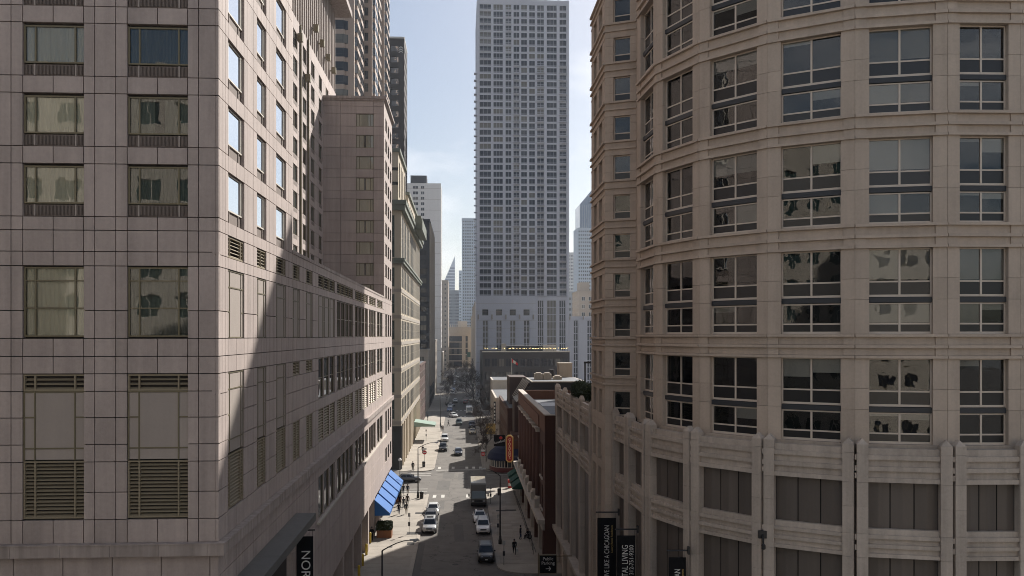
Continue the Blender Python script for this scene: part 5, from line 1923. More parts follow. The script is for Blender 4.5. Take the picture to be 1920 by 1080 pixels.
def wheel_meshes(r, w):
    t = MB()
    prof = [(r * 0.62, -w / 2), (r * 0.95, -w / 2), (r, -w / 2 + 0.03), (r, w / 2 - 0.03), (r * 0.95, w / 2), (r * 0.62, w / 2)]
    n = 18
    i = 0
    for rr, y in prof:
        for q in range(n):
            a = 2 * math.pi * q / n
            t.v.append((rr * math.cos(a), y, rr * math.sin(a)))
    for k in range(len(prof) - 1):
        for q in range(n):
            s_ = (q + 1) % n
            t.f.append((k * n + q, k * n + s_, (k + 1) * n + s_, (k + 1) * n + q)); t.m.append(0)
    rm = MB()
    for y0, y1 in ((-w / 2 + 0.02, w / 2 - 0.02),):
        for q in range(n):
            a, b = 2 * math.pi * q / n, 2 * math.pi * (q + 1) / n
            for y in (y0, y1):
                rm.poly([(0, y - 0.01, 0), (r * 0.63 * math.cos(a), y, r * 0.63 * math.sin(a)), (r * 0.63 * math.cos(b), y, r * 0.63 * math.sin(b))])
    return t.mesh('tyre', M['rubber']), rm.mesh('rim', M['rim'])

KINDS = {}
def car_kind(kind):
    if kind in KINDS:
        return KINDS[kind]
    P = {}
    if kind == 'sedan':
        Lh, W, wr, wb = 2.32, 0.90, 0.33, 1.38
        st = [(-Lh, .42, .82, .72), (-Lh + .12, .26, .96, .84), (-1.55, .22, 1.02, .90), (-.7, .20, .98, .91), (.7, .20, .97, .91), (1.25, .22, .94, .90), (1.95, .24, .82, .86), (Lh - .08, .28, .70, .78), (Lh, .36, .60, .68)]
        cab = [(-1.75, 1.20, 0.985), (-1.05, 0.30, 1.44)]
        hw0, hw1, zr = 0.83, 0.62, 1.44
    else:
        Lh, W, wr, wb = 2.35, 0.95, 0.37, 1.40
        st = [(-Lh, .45, 1.02, .80), (-Lh + .08, .32, 1.12, .90), (-1.5, .28, 1.12, .95), (-.7, .26, 1.10, .96), (.7, .26, 1.09, .96), (1.15, .28, 1.07, .95), (1.95, .30, .98, .91), (Lh - .1, .32, .86, .85), (Lh, .42, .74, .76)]
        cab = [(-2.28, 1.20, 1.10), (-2.02, 0.42, 1.70)]
        hw0, hw1, zr = 0.88, 0.70, 1.70
    P['body'] = loft(st).mesh('body', M['car_silver'], smooth=True)
    x0, x1, zb = cab[0]
    a0, a1, zt = cab[1]
    m = MB()
    lo = [(x0, -hw0, zb - .06), (x1, -hw0, zb - .06), (x1, hw0, zb - .06), (x0, hw0, zb - .06)]
    hi = [(a0, -hw1, zt), (a1, -hw1, zt), (a1, hw1, zt), (a0, hw1, zt)]
    m.hexa(lo + hi)
    m.hexa([(a0 + .05, -hw1 + .05, zt), (a1 - .05, -hw1 + .05, zt), (a1 - .05, hw1 - .05, zt), (a0 + .05, hw1 - .05, zt),
            (a0 + .2, -hw1 + .16, zt + .05), (a1 - .25, -hw1 + .16, zt + .05), (a1 - .25, hw1 - .16, zt + .05), (a0 + .2, hw1 - .16, zt + .05)])
    P['cabin'] = m.mesh('cabin', M['car_silver'])
    g = lambda q, a, b, nm: (quadslab(mm, inset_quad(q, a, b), 0.012), mm.mesh(nm, M['car_glass']))[1]
    mm = MB(); P['windscreen'] = g([lo[1], lo[2], hi[2], hi[1]], .07, .12, 'windscreen')
    mm = MB(); P['rear_window'] = g([lo[3], lo[0], hi[0], hi[3]], .1, .16, 'rear_window')
    for nm, sd in (('side_window', 0), ('side_window_b', 1)):
        q = [lo[0], lo[1], hi[1], hi[0]] if sd == 0 else [lo[2], lo[3], hi[3], hi[2]]
        mm = MB()
        for s0, s1 in ((0.1, 0.46), (0.51, 0.86)):
            p = [Vector(v) for v in q]
            f = lambda s_, t: (p[0] * (1 - s_) + p[1] * s_) * (1 - t) + (p[3] * (1 - s_) + p[2] * s_) * t
            quadslab(mm, [f(s0, .2), f(s1, .2), f(s1, .88), f(s0, .88)], 0.012)
        P[nm] = mm.mesh('side_window', M['car_glass'])
    zf = st[-2][2]
    m = MB(); m.hexa([(Lh - .30, .50, zf - .16), (Lh - .05, .42, zf - .16), (Lh - .14, .74, zf - .14), (Lh - .34, .80, zf - .14),
                      (Lh - .34, .52, zf + .02), (Lh - .06, .42, zf), (Lh - .16, .72, zf + .02), (Lh - .38, .79, zf + .04)])
    P['headlight'] = m.mesh('headlight', M['lamp_glass'])
    m = MB(); m.hexa([(Lh - .30, -.80, zf - .16), (Lh - .14, -.74, zf - .14), (Lh - .05, -.42, zf - .16), (Lh - .30, -.50, zf - .16),
                      (Lh - .36, -.79, zf + .04), (Lh - .16, -.72, zf + .02), (Lh - .06, -.42, zf), (Lh - .34, -.52, zf + .02)])
    P['headlight_b'] = m.mesh('headlight', M['lamp_glass'])
    m = MB(); m.b(Lh - .06, Lh + .012, -.40, .40, zf - .20, zf - .04); m.b(Lh - .06, Lh + .016, -.55, .55, .34, .44)
    P['grille'] = m.mesh('grille', M['black'])
    m = MB(); m.b(Lh, Lh + .022, -.16, .16, .47, .57); P['number_plate'] = m.mesh('number_plate', M['white'])
    zr_ = st[0][2]
    m = MB(); m.b(-Lh - .012, -Lh + .1, .48, .70, zr_ - .2, zr_ - .02); P['tail_light'] = m.mesh('tail_light', M['tail'])
    m = MB(); m.b(-Lh - .012, -Lh + .1, -.70, -.48, zr_ - .2, zr_ - .02); P['tail_light_b'] = m.mesh('tail_light', M['tail'])
    for sg, nm in ((1, 'mirror'), (-1, 'mirror_b')):
        m = MB(); m.b(x1 - .38, x1 - .2, min(sg * .92, sg * 1.08), max(sg * .92, sg * 1.08), zb + .02, zb + .18); P[nm] = m.mesh('mirror', M['car_silver'])
    P['_wheel'] = (wheel_meshes(wr, 0.22), wr, wb, W)
    KINDS[kind] = P
    return P

def car(kind, label, pos, head, colour, cat='car', group=None, extra=None):
    P = car_kind(kind)
    name = 'parked_car' if group and 'parked' in group else 'car'
    root = thing(name, label, cat, (pos[0], pos[1], pos[2] if len(pos) > 2 else 0.006), head, group)
    mat = M['car_' + colour]
    for k, me in P.items():
        if k.startswith('_'):
            continue
        o = kid(me.name.split('.')[0], root, me)
        if k in ('body', 'cabin', 'mirror', 'mirror_b'):
            o.material_slots[0].link = 'OBJECT'
            o.material_slots[0].material = mat
    (ty, rm), r, wb, W = P['_wheel']
    for sx_ in (-1, 1):
        for sy_ in (-1, 1):
            w = kid('wheel', root, ty, (sx_ * wb, sy_ * (W - .11), r))
            kid('rim', w, rm)
    if extra == 'taxi':
        m = MB(); m.hexa([(-.5, -.14, 1.49), (.0, -.14, 1.49), (.0, .14, 1.49), (-.5, .14, 1.49), (-.45, -.05, 1.72), (-.05, -.05, 1.72), (-.05, .05, 1.72), (-.45, .05, 1.72)])
        m.build('roof_sign', M['white'], root, world=False)
    if extra == 'rack':
        m = MB()
        for y in (-.6, .6):
            m.b(-1.7, .2, y - .025, y + .025, 1.78, 1.83)
        m.build('roof_rack', M['black'], root, world=False)
    if extra == 'sunroof':
        m = MB(); m.b(-.75, .1, -.42, .42, zr_top[kind], zr_top[kind] + .015); m.build('sunroof', M['car_glass'], root, world=False)
    return root
zr_top = {'sedan': 1.492, 'suv': 1.752}
DOWN, UP = -math.pi / 2, math.pi / 2
PG, TG = 'cars parked along the kerb', 'cars driving on the street'
def g2(u, v):
    p = gnd(u, v)
    return (p.x, p.y)
def at_lane(x, v, dy=2.3):
    p = gnd(900, v)
    return (x, p.y + dy)
car('suv', 'silver SUV first in the left kerb row, facing the camera', at_lane(-4.35, 1001), DOWN, 'silver', group=PG, extra='sunroof')
car('suv', 'dark grey SUV parked behind the silver SUV at the left kerb', (-4.4, 120.5), DOWN, 'grey', group=PG, extra='rack')
car('sedan', 'white sedan third in the left kerb row, near the corner', (-4.3, 127.2), DOWN, 'white', group=PG)
car('suv', 'black SUV parked by the left kerb past the crossing', at_lane(-4.4, 847), DOWN, 'black', group=PG)
car('suv', 'white SUV parked behind the black one past the crossing', at_lane(-4.4, 829), DOWN, 'white', group=PG)
car('suv', 'black SUV nearest of all vehicles, parked at the right kerb', at_lane(2.75, 1058), DOWN, 'black', group=PG, extra='rack')
car('suv', 'white SUV parked at the right kerb ahead of the black SUV', at_lane(2.75, 1004), DOWN, 'white', group=PG, extra='rack')
car('sedan', 'white sedan with a dark sunroof between the white SUV and the truck', (2.45, 121.6), DOWN, 'white', group=PG, extra='sunroof')
car('sedan', 'sand coloured sedan parked at the right kerb beyond the crossing', at_lane(2.7, 815), DOWN, 'sand', group=PG)
car('suv', 'dark car parked behind the sand sedan at the right kerb', at_lane(2.7, 803), DOWN, 'navy', group=PG)
car('sedan', 'dark navy sedan driving in the middle of the street past the crossing', at_lane(-0.9, 855), DOWN, 'navy', group=TG)
car('suv', 'grey green car at the second crossing heading this way', at_lane(-1.0, 798), DOWN, 'green', group=TG)
car('sedan', 'white taxi with a roof sign crossing the second crossing', g2(850, 782), R(-70), 'white', 'taxi', TG, 'taxi')
car('sedan', 'grey car turning out of the side street beside the blue awnings', (-9.7, 154.8), R(4), 'grey', group=TG)
for i, (u, v, c, k, lb, h) in enumerate((
        (829, 765, 'white', 'sedan', 'white car in the shade at the left kerb beyond the taxi', DOWN), (831, 771, 'blue', 'sedan', 'blue car behind the taxi in the shaded block', DOWN),
        (841, 762, 'grey', 'sedan', 'grey car angled across the shaded left lane', R(-60)), (854, 754, 'white', 'sedan', 'white car with lights coming down the shaded block', DOWN),
        (873, 757, 'red', 'suv', 'dark red car behind the white delivery van', UP), (848, 732, 'blue', 'sedan', 'blue car in the third block', DOWN),
        (844, 739, 'white', 'suv', 'white car behind the blue car in the third block', DOWN), (838, 722, 'silver', 'sedan', 'silver car far off by the left trees', DOWN),
        (852, 718, 'silver', 'sedan', 'silver car tiny in the far middle lane', DOWN), (858, 708, 'white', 'sedan', 'white car farthest along the street', DOWN),
        (842, 703, 'black', 'suv', 'black car farthest left along the street', DOWN))):
    p = gnd(u, v)
    car(k, lb, (min(max(p.x, KL + 1.1), KR - 1.1), p.y), h, c, group=TG)

def truck(label, pos, head, colour, roofc, L_=7.4, W=1.18, H_=3.15, cat='truck'):
    root = thing('delivery_truck', label, cat, (pos[0], pos[1], 0.006), head)
    hl = L_ / 2
    m = MB()
    pr_ = [(-hl, .55), (hl - .35, .55), (hl, .7), (hl, 1.25), (hl - .22, 2.55), (hl - .5, H_ - .1), (hl - .9, H_), (-hl, H_)]
    for sg in (0,):
        n = len(pr_)
        i = len(m.v)
        m.v += [(x, -W, z) for x, z in pr_] + [(x, W, z) for x, z in pr_]
        m.f.append(tuple(i + k for k in range(n))); m.f.append(tuple(i + n + k for k in reversed(range(n)))); m.m += [0, 0]
        for k in range(n):
            j = (k + 1) % n
            m.f.append((i + j, i + k, i + n + k, i + n + j)); m.m.append(0)
    m.build('body', M['car_' + colour], root, world=False)
    m = MB(); m.b(-hl + .05, hl - 1.0, -W + .05, W - .05, H_ + .002, H_ + .06); m.build('roof', M['car_' + roofc], root, world=False)
    m = MB(); quadslab(m, inset_quad([(hl, -W, 1.25), (hl, W, 1.25), (hl - .22, W, 2.55), (hl - .22, -W, 2.55)], .06, .06), .015); m.build('windscreen', M['car_glass'], root, world=False)
    m = MB(); m.b(hl - .04, hl + .02, -.6, .6, .78, 1.15); m.build('grille', M['black'], root, world=False)
    m = MB(); m.b(hl - .3, hl + .14, -W, W, .42, .66); m.build('bumper', M['black'], root, world=False)
    for y in (-.95, .72):
        m = MB(); m.b(hl - .04, hl + .03, y, y + .24, .85, 1.05); m.build('headlight', M['lamp_glass'], root, world=False)
    for sg in (-1, 1):
        m = MB(); m.tube([(hl - .3, sg * W, 2.2), (hl + .05, sg * (W + .28), 2.2), (hl + .05, sg * (W + .28), 1.6)], .02, 5); m.b(hl, hl + .06, sg * (W + .28) - .1, sg * (W + .28) + .1, 1.65, 2.1)
        m.build('mirror', M['black'], root, world=False)
        m = MB(); m.b(hl - 1.5, hl - .6, min(sg * W, sg * (W + .014)), max(sg * W, sg * (W + .014)), 1.35, 2.35); m.build('side_window', M['car_glass'], root, world=False)
    ty, rm = wheel_meshes(.45, .28)
    for x in (-hl + 1.5, hl - 1.2):
        for sg in (-1, 1):
            w = kid('wheel', root, ty, (x, sg * (W - .16), .45)); kid('rim', w, rm)
    return root
M['car_truckgrey'] = paint('car_truckgrey', (0.10, 0.095, 0.085), 0.5)
truck('grey box truck with a cream roof at the right kerb by the crossing', (2.45, 134.8), DOWN, 'truckgrey', 'sand', H_=3.5)
truck('white delivery van driving in the shaded block behind the taxi', at_lane(2.3, 778, 2.8), DOWN, 'white', 'white', 5.8, 1.05, 2.9, 'van')

# ================================================================ people
def figure(pose):
    """one continuous skinned body; returns a mesh with hair, skin, coat, trousers materials"""
    sw_ = {'walk': 0.30, 'step': 0.16, 'stand': 0.03, 'sit': 0}[pose]
    J = {}
    hip = 0.93
    V, E, Rd = [], [], []
    def add(p, r, parent=None):
        V.append(p); Rd.append(r)
        if parent is not None:
            E.append((parent, len(V) - 1))
        return len(V) - 1
    if pose == 'sit':
        hip = 0.55
    pel = add((0, 0, hip), (.15, .12))
    wst = add((0.01, 0, hip + .18), (.15, .115), pel)
    chs = add((0.02, 0, hip + .38), (.19, .13), wst)
    shd = add((0.02, 0, hip + .50), (.16, .10), chs)
    nck = add((0.03, 0, hip + .57), (.06, .06), shd)
    hd0 = add((0.045, 0, hip + .64), (.085, .08), nck)
    hd1 = add((0.05, 0, hip + .73), (.10, .085), hd0)
    hd2 = add((0.04, 0, hip + .81), (.065, .06), hd1)
    for sg in (-1, 1):
        f = sg * sw_
        sh = add((0.01, sg * .19, hip + .46), (.07, .075), shd)
        if pose == 'sit':
            el_ = add((0.10, sg * .25, hip + .22), (.05, .05), sh); wr_ = add((0.32, sg * .18, hip + .15), (.037, .037), el_)
        else:
            el_ = add((-0.02 - f * .5, sg * .25, hip + .20), (.052, .052), sh)
            wr_ = add((0.08 - f * .9, sg * .25, hip - .03), (.037, .037), el_)
        hn = add((V[wr_][0] + .03, V[wr_][1], V[wr_][2] - .09), (.035, .045), wr_)
        hpj = add((0, sg * .095, hip - .05), (.105, .105), pel)
        if pose == 'sit':
            kn = add((.42, sg * .11, hip - .02), (.07, .07), hpj); an = add((.45, sg * .11, .12), (.045, .045), kn); to = add((.62, sg * .12, .06), (.04, .035), an)
        else:
            kn = add((f * .62 + .05, sg * .10, .49), (.072, .072), hpj)
            an = add((f * 1.15 - (.06 if f < 0 else 0), sg * .10, .10 if f >= -.05 else .15), (.045, .045), kn)
            to = add((V[an][0] + .16, sg * .115, .045), (.042, .035), an)
    me = bpy.data.meshes.new('body_skeleton')
    me.from_pydata(V, E, [])
    o = bpy.data.objects.new('body_tmp', me)
    COL.objects.link(o)
    o.modifiers.new('Skin', 'SKIN')
    sv = me.skin_vertices[0].data
    for i, r in enumerate(Rd):
        sv[i].radius = r
    sv[0].use_root = True
    ss = o.modifiers.new('Sub', 'SUBSURF'); ss.levels = 1; ss.render_levels = 1
    dg = bpy.context.evaluated_depsgraph_get()
    dg.update()
    out = bpy.data.meshes.new_from_object(o.evaluated_get(dg))
    bpy.data.objects.remove(o); bpy.data.meshes.remove(me)
    out.name = 'body'
    out.materials.clear()
    for k in ('cloth_dark', 'cloth_denim', 'skin', 'hair', 'black'):
        out.materials.append(M[k])
    for p in out.polygons:
        c = p.center
        p.use_smooth = True
        if c.z > hip + .60:
            p.material_index = 3 if (c.x < 0.07 or c.z > hip + .78) else 2
        elif c.z > hip + .555:
            p.material_index = 2
        elif pose != 'sit' and c.z < hip + .02 and abs(c.y) > .205 and c.z < hip - .05:
            p.material_index = 2
        elif c.z < .10:
            p.material_index = 4
        elif c.z < (hip - .04 if pose != 'sit' else hip + .08):
            p.material_index = 1
        else:
            p.material_index = 0
    return out
POSE = {p: figure(p) for p in ('walk', 'step', 'stand', 'sit')}
hairm = MB(); hairm.lathe([(0.085, -0.10), (0.112, -0.02), (0.105, 0.06), (0.06, 0.11), (0.01, 0.125)], 10)
HAIR = hairm.mesh('hair', M['hair'], smooth=True)

def person(label, pos, head, pose='walk', coat='dark', leg='denim', h=1.74, group='people on the pavements', bag=None, z=0.15):
    o = bpy.data.objects.new('person', POSE[pose])
    link(o)
    o.location = (pos[0], pos[1], z)
    o.rotation_euler = (0, 0, head)
    k = h / 1.74
    o.scale = (k, k, k)
    tag(o, label, 'person', group)
    for i, c in ((0, coat), (1, leg)):
        o.material_slots[i].link = 'OBJECT'
        o.material_slots[i].material = M['cloth_' + c]
    hp = 0.93 if pose != 'sit' else 0.55
    kid('hair', o, HAIR, (0.025, 0, hp + .75))
    if bag:
        b = thing('shopping_bag', f'{bag} shopping bag carried by a person on the right pavement', 'bag', (pos[0] + .27, pos[1] - .08, z + .32))
        m = MB(); m.hexa([(-.14, -.06, 0), (.14, -.06, 0), (.14, .06, 0), (-.14, .06, 0), (-.16, -.07, .36), (.16, -.07, .36), (.16, .07, .36), (-.16, .07, .36)]); m.build('sack', M['cloth_white'], b, world=False)
        m = MB(); m.tube([(-.08, 0, .36), (-.05, 0, .52), (.05, 0, .52), (.08, 0, .36)], .01, 5); m.build('handle', M['cloth_white'], b, world=False)
    return o
def z5(x, y):
    return g2(700 + x / 2.455, 640 + y / 2.455)
person('person in a dark coat, left one of a pair past the blue awnings', z5(138, 711), UP, 'walk', 'dark', 'denim')
person('person in a navy jacket, right one of a pair past the blue awnings', z5(158, 710), UP, 'step', 'navy', 'khaki', 1.7)
person('person in black leading the group of five beside the blue awnings', z5(122, 762), UP, 'walk', 'dark', 'dark', 1.78)
person('person in grey in the middle of the group beside the blue awnings', z5(139, 775), UP, 'step', 'grey', 'denim')
person('person in brown on the street side of the group of five', z5(157, 762), UP, 'walk', 'brown', 'dark', 1.8)
person('person in dark clothes at the near left of the group of five', z5(117, 801), UP, 'step', 'dark', 'denim', 1.7)
person('person in pale trousers at the near right of the group of five', z5(152, 800), UP, 'walk', 'grey', 'khaki', 1.7)
person('lone person on the left pavement just past the crossing', z5(182, 600), DOWN, 'walk', 'dark', 'dark', 1.8)
person('person beside the round red sign on the left pavement', z5(228, 520), UP, 'stand', 'dark', 'navy')
person('person under the far green canopy on the left pavement', z5(250, 390), DOWN, 'stand', 'dark', 'dark')
person('left person of a pair stepping off the far left corner', z5(312, 414), UP, 'walk', 'dark', 'denim', z=0.02)
person('right person of a pair stepping off the far left corner', z5(320, 416), UP, 'step', 'brown', 'dark', z=0.02)
person('lone person crossing the second crossing on foot', z5(345, 392), R(0), 'walk', 'dark', 'dark', z=0.02)
person('person far left by the second crossing lamp', z5(250, 362), UP, 'stand', 'grey', 'dark')
person('person standing at the right railing facing a seated person', z5(677, 918), R(-20), 'stand', 'navy', 'denim', 1.8)
person('person in black walking towards the camera with a white bag', z5(649, 985), DOWN, 'walk', 'dark', 'dark', 1.76, bag='white')
person('person in black standing by the yellow bollards', g2(697, 1016), UP, 'stand', 'dark', 'dark', 1.75)
person('left person of a pair at the bottom edge near the bollards', (-8.7, 84.6), UP, 'walk', 'brown', 'dark')
person('right person of a pair at the bottom edge near the bollards', (-7.85, 84.2), UP, 'step', 'dark', 'denim', 1.7)
person('person in shade on the pavement by the restaurant trees', z5(523, 480), UP, 'stand', 'dark', 'dark')
wcp = z5(712, 914)
wc_ = thing('wheelchair', 'dark wheelchair beside the brick building railing', 'wheelchair', (wcp[0], wcp[1], 0.15), R(200))
m = MB(); m.b(-.25, .25, -.24, .24, .44, .50); m.build('seat', M['black'], wc_, world=False)
m = MB(); m.b(-.29, -.25, -.24, .24, .5, .95); m.build('backrest', M['black'], wc_, world=False)
ty, rm = wheel_meshes(.30, .05)
for sg in (-1, 1):
    w = kid('wheel', wc_, ty, (-.12, sg * .30, .30)); kid('rim', w, rm)
    m = MB(); m.tube([(-.27, sg * .25, .95), (-.42, sg * .25, .98)], .015, 6); m.tube([(.25, sg * .2, .46), (.45, sg * .18, .1), (.58, sg * .18, .08)], .015, 6); m.tube([(-.2, sg * .26, .7), (.2, sg * .26, .7), (.24, sg * .25, .46)], .015, 6); m.build('tube_frame', M['steel'], wc_, world=False)
person('person in dark clothes seated in a wheelchair by the railing', wcp, R(200), 'sit', 'dark', 'dark', 1.7, z=0.13)

# ================================================================ street furniture
def street_lamp(label, x, y, side, h=9.0, arm=2.4):
    r = thing('street_lamp', label, 'street lamp', (x, y, 0.14), 0, 'street lamps along the kerbs')
    m = MB(); m.lathe([(.22, 0), (.22, .5), (.17, .6), (.15, 1.0), (.12, 1.05)], 12); m.build('base', M['pole'], r, world=False, smooth=True)
    m = MB(); m.tube([(0, 0, 1.0), (0, 0, h * .5), (0, 0, h - .9)], [.11, .09, .07], 10); m.build('pole', M['pole'], r, world=False, smooth=True)
    m = MB(); pts = [(side * arm * t, 0, h - .9 + .9 * math.sin(t * math.pi / 2)) for t in (0, .12, .3, .5, .75, 1)]; m.tube(pts, [.06, .055, .05, .045, .04, .035], 8); m.build('arm', M['pole'], r, world=False, smooth=True)
    m = MB(); x0 = side * arm
    m.hexa([(x0 - .12 * side, -.08, h - .06), (x0 + .75 * side, -.10, h - .06), (x0 + .75 * side, .10, h - .06), (x0 - .12 * side, .08, h - .06),
            (x0 - .12 * side, -.05, h + .06), (x0 + .6 * side, -.09, h + .12), (x0 + .6 * side, .09, h + .12), (x0 - .12 * side, .05, h + .06)]); m.build('lamp_head', M['steel'], r, world=False)
    m = MB(); m.lathe([(.13, h - .16), (.17, h - .10), (.17, h - .06)], 10, (x0 + .35 * side, 0)); m.build('lens', M['lamp_glass'], r, world=False)
    return r
street_lamp('lamp nearest the camera, its head hanging over the left pavement', -7.0, 75.7, 1, 8.1, 2.5)
street_lamp('lamp on the left pavement corner beside the five walking people', -7.1, 138.5, 1, 8.9, 2.6)
street_lamp('lamp on the right pavement beside the white SUV', 4.7, 107.3, -1, 9.4, 1.9)
street_lamp('lamp on the far left pavement by the second crossing', -6.3, 249, 1, 10.5, 2.8)
street_lamp('lamp over the bare trees on the right pavement', 5.0, 236, -1, 8.6, 2.4)
st2 = thing('post_lamp', 'pale slim lamp post at the hotel corner by the side street', 'street lamp', (-10.2, 141.5, 0.14))
m = MB(); m.tube([(0, 0, 0), (0, 0, 5.6)], [.09, .06], 8); m.build('pole', M['steel'], st2, world=False)
m = MB(); m.lathe([(.05, 5.5), (.28, 5.6), (.3, 5.8), (.1, 6.0)], 12); m.build('globe', M['white'], st2, world=False)

def red_sign(label, x, y, txt=None):
    r = thing('traffic_sign', label, 'traffic sign', (x, y, 0.14), 0, 'red round traffic signs')
    m = MB(); m.tube([(0, 0, 0), (0, 0, 3.4)], .035, 6); m.build('post', M['pole'], r, world=False)
    m = MB()
    n = 24
    ring = lambda rad, yy: [(rad * math.cos(2 * math.pi * k / n), yy, 2.9 + rad * math.sin(2 * math.pi * k / n)) for k in range(n)]
    a, b = ring(.42, -.05), ring(.42, -.02)
    m.poly(a); m.poly(b[::-1])
    for k in range(n):
        m.poly([a[(k + 1) % n], a[k], b[k], b[(k + 1) % n]])
    m.build('disc', M['red'], r, world=False)
    m = MB(); m.b(-.30, .30, -.062, -.052, 2.83, 2.97); m.build('white_bar', M['white'], r, world=False)
    m = MB(); m.b(-.38, .38, -.045, -.02, 3.40, 3.75); m.build('upper_plate', M['white'], r, world=False)
    return r
red_sign('round red no-entry sign on the left past the crossing', *z5(236, 582))
red_sign('round red no-entry sign on the right by the restaurant', *z5(505, 590))
def bin_(label, x, y):
    r = thing('litter_bin', label, 'litter bin', (x, y, 0.14), 0, 'dark litter bins')
    m = MB(); m.lathe([(.27, 0), (.31, .9), (.33, .92), (.33, 1.0)], 14); m.build('bin_body', M['iron'], r, world=False)
    m = MB(); m.lathe([(.33, 1.0), (.30, 1.08), (.12, 1.14)], 14); m.build('lid', M['black'], r, world=False)
bin_('litter bin under the left round red sign', *z5(232, 582))
bin_('litter bin beside the grey truck on the right corner', 6.0, 140.2)
bin_('litter bin at the foot of the lamp by the walking group', -6.5, 138.0)
def pole_sign(label, x, y, h=2.8):
    r = thing('parking_sign', label, 'parking sign', (x, y, 0.14), 0, 'slim kerbside sign posts')
    m = MB(); m.tube([(0, 0, 0), (0, 0, h)], .03, 6); m.build('post', M['pole'], r, world=False)
    m = MB(); m.b(-.16, .16, -.045, -.03, h - .5, h - .02); m.build('plate', M['steel'], r, world=False)
    m = MB(); m.b(-.13, .13, -.12, .12, h - 1.7, h - 1.2); m.build('meter_box', M['black'], r, world=False)
for lb, p in (('slim sign post beside the silver SUV on the left pavement', z5(165, 893)), ('slim sign post on the right pavement beside the black SUV', z5(601, 1036)),
              ('slim sign post on the right pavement past the grey truck', z5(540, 752)), ('sign post with a box next to the right lamp', z5(574, 900)),
              ('slim sign post on the left pavement before the second crossing', z5(243, 460))):
    pole_sign(lb, *p)
for k, (u, v) in enumerate(((694, 1020), (687, 1043), (680, 1063), (673, 1085))):
    p = gnd(u, v)
    o = MB().lathe([(.15, 0.14), (.15, 1.35), (.12, 1.45), (.03, 1.48)], 14).build('bollard', M['yellow'], None, smooth=True)
    o.location = (p.x, p.y, 0)
    tag(o, ['farthest', 'second farthest', 'second nearest', 'nearest'][k] + ' of the yellow bollards along the hotel arcade', 'bollard', 'yellow bollards at the arcade')

# hedge planters
lr = random.Random(9)
def planter(label, x0, x1, y0, y1):
    r = thing('planter', label, 'planter', ((x0 + x1) / 2, (y0 + y1) / 2, 0.15), 0, 'hedge planters by the awnings')
    m = MB(); m.b(x0, x1, y0, y1, .15, 1.05); m.b(x0 - .05, x1 + .05, y0 - .05, y1 + .05, 1.05, 1.13); m.build('box', M['wood'], r)
    m = MB()
    for k in range(2600):
        q = [lr.uniform(x0, x1), lr.uniform(y0, y1), lr.uniform(1.1, 2.0)]
        ax = lr.randrange(3)
        if lr.random() < .8:
            if ax == 0: q[0] = lr.choice((x0, x1)) + lr.uniform(-.06, .06)
            elif ax == 1: q[1] = lr.choice((y0, y1)) + lr.uniform(-.06, .06)
            else: q[2] = 2.0 + lr.uniform(-.09, .09)
        c = Vector(q)
        a = Vector((lr.gauss(0, 1), lr.gauss(0, 1), lr.gauss(0, 1))).normalized() * .07
        b = a.orthogonal().normalized() * .045
        m.poly([c - a, c + b, c + a, c - b])
    o = m.build('foliage', M['leaf'], r); o['kind'] = 'stuff'
    m = MB(); m.b(x0 + .1, x1 - .1, y0 + .1, y1 - .1, 1.1, 1.9); m.build('inner_growth', M['leaf'], r)
planter('wooden planter with a clipped hedge before the nearest blue awning', -11.0, -9.1, 111.2, 113.0)
planter('wooden planter half hidden behind the farthest blue awning', -10.9, -9.6, 134.5, 136.0)
hy = thing('newspaper_box', 'red and white kerbside box before the green awnings', 'street box', (8.1, 147.0, 0.14))
m = MB(); m.b(-.3, .3, -.25, .25, 0, 1.0); m.build('cabinet', M['red'], hy, world=False)
m = MB(); m.b(-.26, .26, -.262, -.251, .35, .85); m.build('front_plate', M['white'], hy, world=False)
m = MB(); m.b(-.34, .34, -.28, .28, 1.0, 1.35); m.build('top_rack', M['red'], hy, world=False)

# ================================================================ signs, banners
def letters(root, name, body, size, mat, loc, rot, spacing=1.0, linesp=1.0, scale=None):
    o = link(bpy.data.objects.new(name, text_mesh(body, size, mat, 0.006, spacing=spacing, linesp=linesp)), root)
    o.location = Vector(loc) - root.location
    o.rotation_euler = rot
    if scale:
        o.scale = scale
    return o
# parking sign
sgy = 84.0
sx0_, sx1_ = X_at(1012, sgy), X_at(1043, sgy)
zt_, zb_ = Z_at(1041, 10, sgy), Z_at(1074, 10, sgy)
ps = thing('parking_garage_sign', 'black public parking sign with an arrow at the brick building corner', 'sign', (sx0_, sgy, zb_))
m = MB(); m.b(sx0_, sx1_, sgy, sgy + .18, zb_, zt_); m.build('board', M['banner'], ps)
m = MB()
for a, b, c, d in ((sx0_ - .05, sx1_ + .05, zt_, zt_ + .06), (sx0_ - .05, sx1_ + .05, zb_ - .06, zb_), (sx0_ - .05, sx0_, zb_, zt_), (sx1_, sx1_ + .05, zb_, zt_)):
    m.b(a, b, sgy - .03, sgy + .2, c, d)
m.tube([(sx0_ - .12, sgy + .1, 0), (sx0_ - .12, sgy + .1, zt_ + .2)], .06, 8); m.tube([(sx1_, sgy + .1, zt_ - .1), (10.75, sgy + .1, zt_ - .1)], .05, 6)
m.build('frame', surf('bronze_frame', (0.20, 0.16, 0.10), 0.6), ps)
xc = (sx0_ + sx1_) / 2
FRONT = (R(90), 0, 0)
letters(ps, 'lettering', 'Public\nParking', .44, M['letter'], (xc, sgy - .012, zt_ - .55), FRONT, linesp=.95)
m = MB(); m.b(xc - .22, xc + .22, sgy - .018, sgy - .006, zb_ + .40, zb_ + .46)
